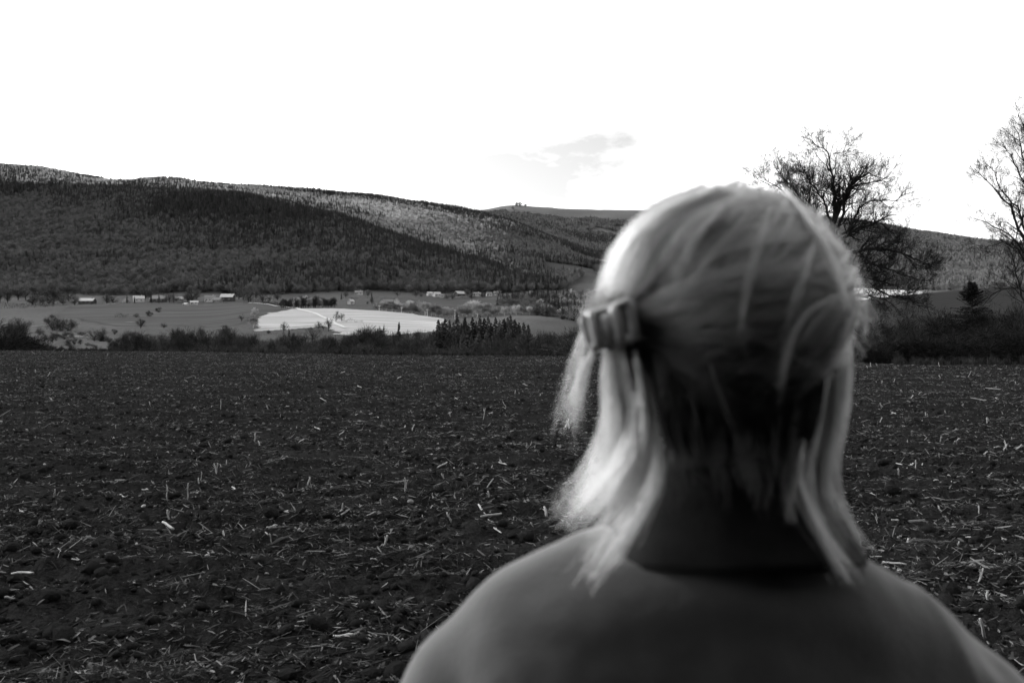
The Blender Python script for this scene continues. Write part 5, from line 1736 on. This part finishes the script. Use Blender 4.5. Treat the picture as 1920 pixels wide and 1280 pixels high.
class Hair:
    def __init__(self):
        self.P, self.T, self.R = [], [], []
    def add(self, pts, tone, rad):
        self.P.append(np.asarray(pts, np.float32)); self.T.append(tone); self.R.append(rad)
    def build(self, name, m, parent, label=None):
        cu = bpy.data.hair_curves.new(name)
        sizes = [len(p) for p in self.P]
        cu.add_curves(sizes)
        cu.points.foreach_set('position', np.concatenate(self.P).ravel())
        rad = np.concatenate([np.linspace(1, .45, s) * r for s, r in zip(sizes, self.R)]).astype(np.float32)
        cu.points.foreach_set('radius', rad)
        a = cu.attributes.new('tone', 'FLOAT', 'CURVE')
        a.data.foreach_set('value', np.asarray(self.T, np.float32))
        cu.materials.append(m)
        o = bpy.data.objects.new(name, cu)
        C.objects.link(o)
        o.parent = parent
        o.matrix_parent_inverse = Matrix.Translation((-PX, -PY, 0))
        if label: tag(o, label)
        return o

CLIP = np.array(P3(1152, 606, .822))
CLIPD = np.array([(CLIP - HEAD) @ HF, (CLIP - HEAD) @ HR, (CLIP - HEAD) @ HU])

def slerp_path(d0, d1, n):
    d0 = d0 / np.linalg.norm(d0); d1 = d1 / np.linalg.norm(d1)
    w = math.acos(max(-1, min(1, float(d0 @ d1))))
    t = np.linspace(0, 1, n)[:, None]
    return (np.sin((1 - t) * w) * d0 + np.sin(t * w) * d1) / max(math.sin(w), 1e-5)

def sdir(az, el):
    """head-frame direction: azimuth from the face towards her right, elevation"""
    a, e = math.radians(az), math.radians(el)
    return np.array([math.cos(e) * math.cos(a), math.cos(e) * math.sin(a), math.sin(e)])

def cap_hair(H_, locks, per, azr, el_fn, lift, tone, rad=.00022, spread=3.5, endspread=.009, n=18, puff=.008):
    for _ in range(locks):
        az = hr.uniform(*azr)
        el = el_fn(az) + hr.normal(0, 4)
        lk = lift + hr.uniform(-.006, .008)
        tn = np.clip(hr.normal(tone - .10, .31), 0, 1)
        eo = hr.normal(0, endspread, 3)
        side = hr.normal(0, .10, 3)
        for k in range(per):
            d0 = sdir(az + hr.normal(0, spread), el + hr.normal(0, spread * .8))
            d = slerp_path(d0, CLIPD + side * .02, n)
            t = np.linspace(0, 1, n)[:, None]
            d = d + side * np.sin(math.pi * t) * .9
            lf = lk + hr.normal(0, .0035) + puff * np.sin(math.pi * t) 
            lf = lf * np.minimum(1, t * 6 + .15)
            p = skull(d, lf)
            e = CLIP + eo + hr.normal(0, .005, 3)
            b = np.clip((t - .70) / .30, 0, 1); b = b * b * (3 - 2 * b)
            p = p * (1 - b) + e * b + hr.normal(0, .0007, (n, 3))
            H_.add(p, np.clip(tn + hr.normal(0, .10), 0, 1), rad * hr.uniform(.7, 1.3))

def px_lock(H_, poly, count, w0, w1, tone, rad=.00022, depth=.012, shell=False, wave=.004, n=22, fray=.0):
    """a hanging lock along pixels with distances (px, py, Y)"""
    pts = []
    for q in poly:
        Y = q[2] if len(q) > 2 else shell_Y(q[0], q[1])
        pts.append(np.array(P3(q[0], q[1], Y)))
    pts = np.array(pts)
    s = np.concatenate([[0], np.cumsum(np.linalg.norm(np.diff(pts, axis=0), axis=1))]); s /= s[-1]
    t = np.linspace(0, 1, n)
    # smooth curve through the points
    base = np.stack([np.interp(t, s, pts[:, i]) for i in range(3)], -1)
    for _ in range(3):
        base[1:-1] = base[1:-1] * .5 + (base[:-2] + base[2:]) * .25
    tn = tone
    for k in range(count):
        if k % 26 == 0:                       # strands keep together in small locks, each with its own tone
            oc = hr.normal(0, 1, 3) * np.array([1, depth / .012, .5])
            tn = np.clip(hr.normal(tone, .22), 0, 1)
        o = oc + hr.normal(0, .22, 3)
        w = (w0 + (w1 - w0) * t)[:, None]
        ph = hr.uniform(0, 6.28, 3)
        off = o[None] * w * .33 + wave * np.sin(t[:, None] * hr.uniform(4, 9) + ph[None]) * t[:, None]
        end = hr.uniform(.62, 1.0)
        m = max(6, int(n * end))
        q = base[:m] + off[:m] + hr.normal(0, .0005, (m, 3))
        if fray: q = q + (hr.normal(0, fray, 3)[None]) * (t[:m, None] ** 2)
        H_.add(q, np.clip(hr.normal(tn, .08), 0, 1), rad * hr.uniform(.7, 1.3))

def build_hair():
    top = Hair()
    hairline = lambda az: np.interp(abs(az), [0, 40, 80, 110], [48, 42, 8, -4])
    cap_hair(top, 150, 44, (-100, 100), hairline, .014, .50, .00024)
    cap_hair(top, 90, 40, (-60, 120), lambda az: hr.uniform(35, 85), .016, .55, .00024)
    cap_hair(top, 60, 34, (70, 150), lambda az: hr.uniform(-5, 45), .013, .42, .00024)
    cap_hair(top, 40, 34, (-150, -70), lambda az: hr.uniform(0, 45), .016, .60, .00024)
    # left bulge of hair above the clip
    for poly, c, w, tn in (
        ([(1330, 362, .84), (1250, 388, .83), (1195, 430, .825), (1165, 480, .82), (1148, 545, .82), (1145, 600, .82)], 340, .020, .5),
        ([(1290, 378, .86), (1210, 420, .85), (1165, 470, .845), (1138, 535, .84), (1122, 590, .83)], 300, .018, .55),
        ([(1360, 352, .80), (1260, 390, .80), (1200, 440, .80), (1170, 500, .80), (1150, 560, .81), (1145, 610, .81)], 300, .016, .55)):
        px_lock(top, poly, c, w, w * .7, tn, .00024)
    # loose strands lying over the crown
    for poly, c, w, tn in (
        ([(1452, 352), (1446, 400), (1430, 450), (1410, 505), (1397, 560), (1390, 620), (1396, 680)], 28, .005, .45),
        ([(1537, 390), (1525, 450), (1505, 510), (1485, 570), (1468, 630), (1452, 690), (1445, 750)], 28, .005, .45),
        ([(1470, 355), (1520, 420), (1555, 480), (1575, 540), (1590, 590)], 80, .010, .45),
        ([(1400, 345), (1350, 400), (1300, 455), (1270, 505), (1240, 545)], 70, .009, .5),
        ([(1430, 350), (1385, 420), (1340, 470), (1300, 520), (1265, 565)], 70, .009, .5),
        ([(1380, 345), (1310, 375), (1250, 420), (1215, 470)], 80, .008, .7),
        ([(1560, 560), (1510, 585), (1480, 640), (1465, 700), (1455, 770)], 45, .006, .45),
        ([(1330, 680), (1350, 740), (1372, 800), (1385, 860), (1382, 900)], 22, .004, .05)):
        px_lock(top, poly, c, w, w * .8, tn, .00024, .006)
    # the sweep over the back of the head: from the crown down and across to the clip, the lower locks to the nape
    AX = [(1250, 385), (1300, 362), (1360, 350), (1420, 350), (1480, 366), (1530, 395), (1570, 435), (1595, 480), (1608, 530), (1605, 580)]
    BX = [(1180, 470), (1180, 520), (1190, 560), (1200, 590), (1215, 620), (1235, 650), (1270, 685), (1330, 730), (1400, 760), (1480, 770)]
    for k in range(170):
        s = hr.random() * 9
        i = min(int(s), 8); f = s - i
        a = np.array(AX[i]) * (1 - f) + np.array(AX[i + 1]) * f
        s2 = min(max(s + hr.normal(0, .7), 0), 8.99)
        i2 = int(s2); f2 = s2 - i2
        b = np.array(BX[i2]) * (1 - f2) + np.array(BX[i2 + 1]) * f2 + hr.normal(0, 8, 2)
        st = hr.uniform(0, .35)
        c1 = np.array([a[0] * .72 + b[0] * .28, a[1] * .42 + b[1] * .58]) + hr.normal(0, 14, 2)
        q = []
        lf = hr.uniform(.020, .030)
        for t in np.linspace(st, 1, 9):
            p = a * (1 - t) ** 2 + c1 * 2 * t * (1 - t) + b * t * t
            q.append((p[0], p[1], shell_Y(p[0], p[1], lf - .004 * t, .86)))
        dark = .30 * np.clip((s - 5) / 4, 0, 1)  # locks towards the nape toned down for the shade there
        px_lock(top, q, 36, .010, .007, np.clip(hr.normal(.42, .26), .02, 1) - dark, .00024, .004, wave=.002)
    top.build('hair', M_hair, PERSON, 'blonde hair swept back to a clip')
    # shaded hair of the nape, gathered upwards
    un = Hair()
    cap_hair(un, 80, 40, (100, 215), lambda az: hr.uniform(-52, -12), .010, .4, .00026, 5)
    for k in range(60):                       # short hairs of the nape running down to the collar
        x = 1235 + 300 * k / 59
        px_lock(un, [(x - 6, 640, .795 + .02 * abs(k / 59 - .4)), (x, 720 + hr.uniform(-20, 20), .797), (1388 + (x - 1388) * .9, 800, .799), (1388 + (x - 1388) * .80, 838, .812), (1388 + (x - 1388) * .68, 880 + hr.uniform(-15, 25), .836)], 55, .010, .012, .4, .00026, .008)
    cap_hair(un, 70, 40, (95, 200), lambda az: hr.uniform(-18, 12), .008, .5, .00026, 5)
    for x0, x1, ye in ((1262, 1285, 935), (1300, 1318, 905), (1338, 1352, 950), (1365, 1388, 925), (1405, 1400, 900), (1430, 1425, 960), (1462, 1450, 920), (1490, 1476, 945), (1280, 1262, 968), (1505, 1492, 905)):
        px_lock(un, [(x0, 700, .797), (x0 * .6 + x1 * .4, 780, .797), (x0 * .3 + x1 * .7, 850, .793), (x1, 890, .785), (x1 + hr.uniform(-14, 14), ye + 12, .778)], 46, .010, .005, .4, .00026, .006, fray=.006)
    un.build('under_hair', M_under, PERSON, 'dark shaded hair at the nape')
    # lengths falling from the clip over the left shoulder
    tail = Hair()
    for poly, c, w0, w1, tn in (
        ([(1160, 640, .815), (1172, 700, .812), (1183, 760, .810), (1185, 820, .798), (1168, 880, .784), (1132, 935, .789), (1090, 985, .794)], 420, .014, .024, .6),
        ([(1180, 640, .810), (1200, 710, .805), (1212, 790, .793), (1210, 860, .793), (1185, 920, .779), (1150, 975, .784)], 260, .010, .018, .6),
        ([(1148, 645, .820), (1155, 720, .820), (1160, 800, .808), (1142, 870, .813), (1100, 935, .804), (1066, 975, .804)], 340, .010, .020, .7),
        ([(1195, 660, .800), (1222, 760, .797), (1240, 850, .783), (1236, 910, .764), (1210, 960, .764), (1165, 1010, .764), (1128, 1065, .759), (1102, 1115, .754)], 110, .004, .007, .7),
        ([(1190, 660, .805), (1208, 780, .793), (1212, 880, .779), (1180, 950, .774), (1135, 1000, .774), (1112, 1060, .764)], 90, .006, .010, .65),
        ([(1120, 640, .830), (1098, 700, .835), (1082, 760, .840), (1072, 820, .828)], 55, .003, .008, .85),
        ([(1105, 600, .835), (1085, 660, .840), (1074, 730, .840), (1070, 790, .828)], 40, .003, .007, .8),
        ([(1140, 640, .830), (1130, 710, .835), (1138, 790, .823), (1118, 860, .828), (1078, 930, .814), (1050, 985, .814)], 80, .005, .018, .8)):
        px_lock(tail, poly, c, w0, w1, tn, .00022, .010, fray=.008, wave=.004)
    tail.build('hair_lengths', M_hair, PERSON, 'loose blonde lengths falling over the left shoulder')
    side = Hair()
    for poly, c, w0, w1, tn in (
        ([(1545, 450, .830), (1585, 530, .835), (1573, 610, .840), (1566, 690, .850), (1556, 770, .850), (1538, 850, .838), (1530, 920, .824), (1565, 985, .824), (1602, 1045, .824)], 260, .009, .014, .5),
        ([(1530, 520, .815), (1538, 600, .820), (1540, 680, .830), (1523, 760, .835), (1503, 840, .823), (1490, 910, .809), (1520, 980, .809), (1570, 1045, .804), (1608, 1108, .799)], 260, .008, .012, .45),
        ([(1570, 560, .840), (1578, 640, .850), (1580, 720, .855), (1566, 800, .843), (1543, 880, .829), (1553, 950, .829), (1595, 1010, .829), (1628, 1058, .829)], 240, .007, .012, .75),
        ([(1498, 640, .810), (1508, 720, .815), (1508, 800, .808), (1493, 880, .794), (1481, 945, .789), (1487, 998, .784)], 110, .006, .005, .65),
        ([(1518, 700, .820), (1503, 800, .808), (1490, 890, .794), (1515, 960, .794), (1555, 1030, .794), (1600, 1105, .794)], 150, .007, .009, .5)):
        px_lock(side, poly, c, w0, w1, tn, .00022, .010, fray=.002, wave=.003)
    side.build('hair_lengths', M_hair, PERSON, 'loose blonde lengths falling before the right shoulder')
    # flyaway hairs round the outline
    fly = Hair()
    for k in range(420):
        az, el = hr.uniform(-180, 180), hr.uniform(-10, 85)
        d0 = sdir(az, el)
        d1 = d0 + hr.normal(0, .35, 3)
        d = slerp_path(d0, d1, 8)
        t = np.linspace(0, 1, 8)[:, None]
        fly.add(skull(d, .024 + .012 * t * hr.uniform(.2, 1.4)), hr.uniform(.5, 1), .00016)
    fly.build('flyaway_hair', M_hair, PERSON)
build_hair()

# ------------------------------------------------------------------ the claw clip in her hair
def build_clip():
    Y = .797
    g = P3(1145, 655, Y)
    root = empty('hair_clip', g)
    tag(root, 'pale rectangular claw clip holding the hair at the left of the head', 'hair clip')
    def bar(name, a, b, ra, rb=None, sides=8, m=None, bulge=0):
        mb = MB()
        A, B = P3(*a) - g, P3(*b) - g
        k = 6
        pts = [A.lerp(B, i / k) + Vector((0, -bulge * math.sin(math.pi * i / k), 0)) for i in range(k + 1)]
        mb.tube(pts, [ra + ((rb or ra) - ra) * i / k for i in range(k + 1)], sides)
        return mb.build(name, m or M_clip, root, True)
    # near jaw: rounded rectangle with two uprights, far jaw behind it
    for (x0, y0, x1, y1, Ya, Yb) in ((1148, 577, 1180, 564, .784, .784), (1160, 642, 1192, 631, .784, .785)):
        bar('frame', (x0, y0, Ya), (x1, y1, Yb), .0036, bulge=.001)
    bar('frame', (1150, 577, .784), (1164, 641, .784), .0050, bulge=.002)
    bar('frame', (1180, 564, .784), (1191, 632, .785), .0038, bulge=.001)
    bar('frame', (1136, 592, .786), (1143, 634, .786), .0052, bulge=.002)
    bar('frame', (1107, 586, .786), (1124, 652, .786), .0044, bulge=.002)
    bar('frame', (1092, 596, .790), (1106, 650, .790), .0034)
    bar('frame', (1092, 594, .788), (1148, 577, .786), .0034)
    bar('frame', (1106, 652, .788), (1160, 642, .786), .0034)
    pl = MB()                                     # dark plate added behind the pale bars to darken their gaps
    q = [P3(x, y, Y_) - g for x, y, Y_ in ((1094, 594, .796), (1181, 564, .793), (1192, 633, .793), (1108, 652, .796))]
    q2 = [p + Vector((.002, .006, 0)) for p in q]
    pl.add([tuple(p) for p in q + q2], [(0, 1, 2, 3), (7, 6, 5, 4), (0, 4, 5, 1), (1, 5, 6, 2), (2, 6, 7, 3), (3, 7, 4, 0)])
    tag(pl.build('plate', mat('dark_clip_backing', .010, .016, scale=30, rough=.4, spec=.3), root), 'added dark plate between the pale bars of the clip')
    for k in range(5):
        x = 1110 + k * 19
        bar('claw', (x, 588 - k * 5, .800), (x + 3, 604 - k * 4, .835), .0022, .0009)
        bar('claw', (x + 14, 650 - k * 4, .800), (x + 12, 634 - k * 4, .835), .0022, .0009)
    sp = MB()
    pts = []
    for i in range(60):
        t = i / 59
        c = P3(1125 + 40 * t, 618 - 8 * t, .803) - g
        pts.append(c + Vector((0, .004 * math.cos(t * 50), .004 * math.sin(t * 50))))
    sp.tube(pts, [.0006] * 60, 5)
    sp.build('spring', M_metal, root, True)
build_clip()
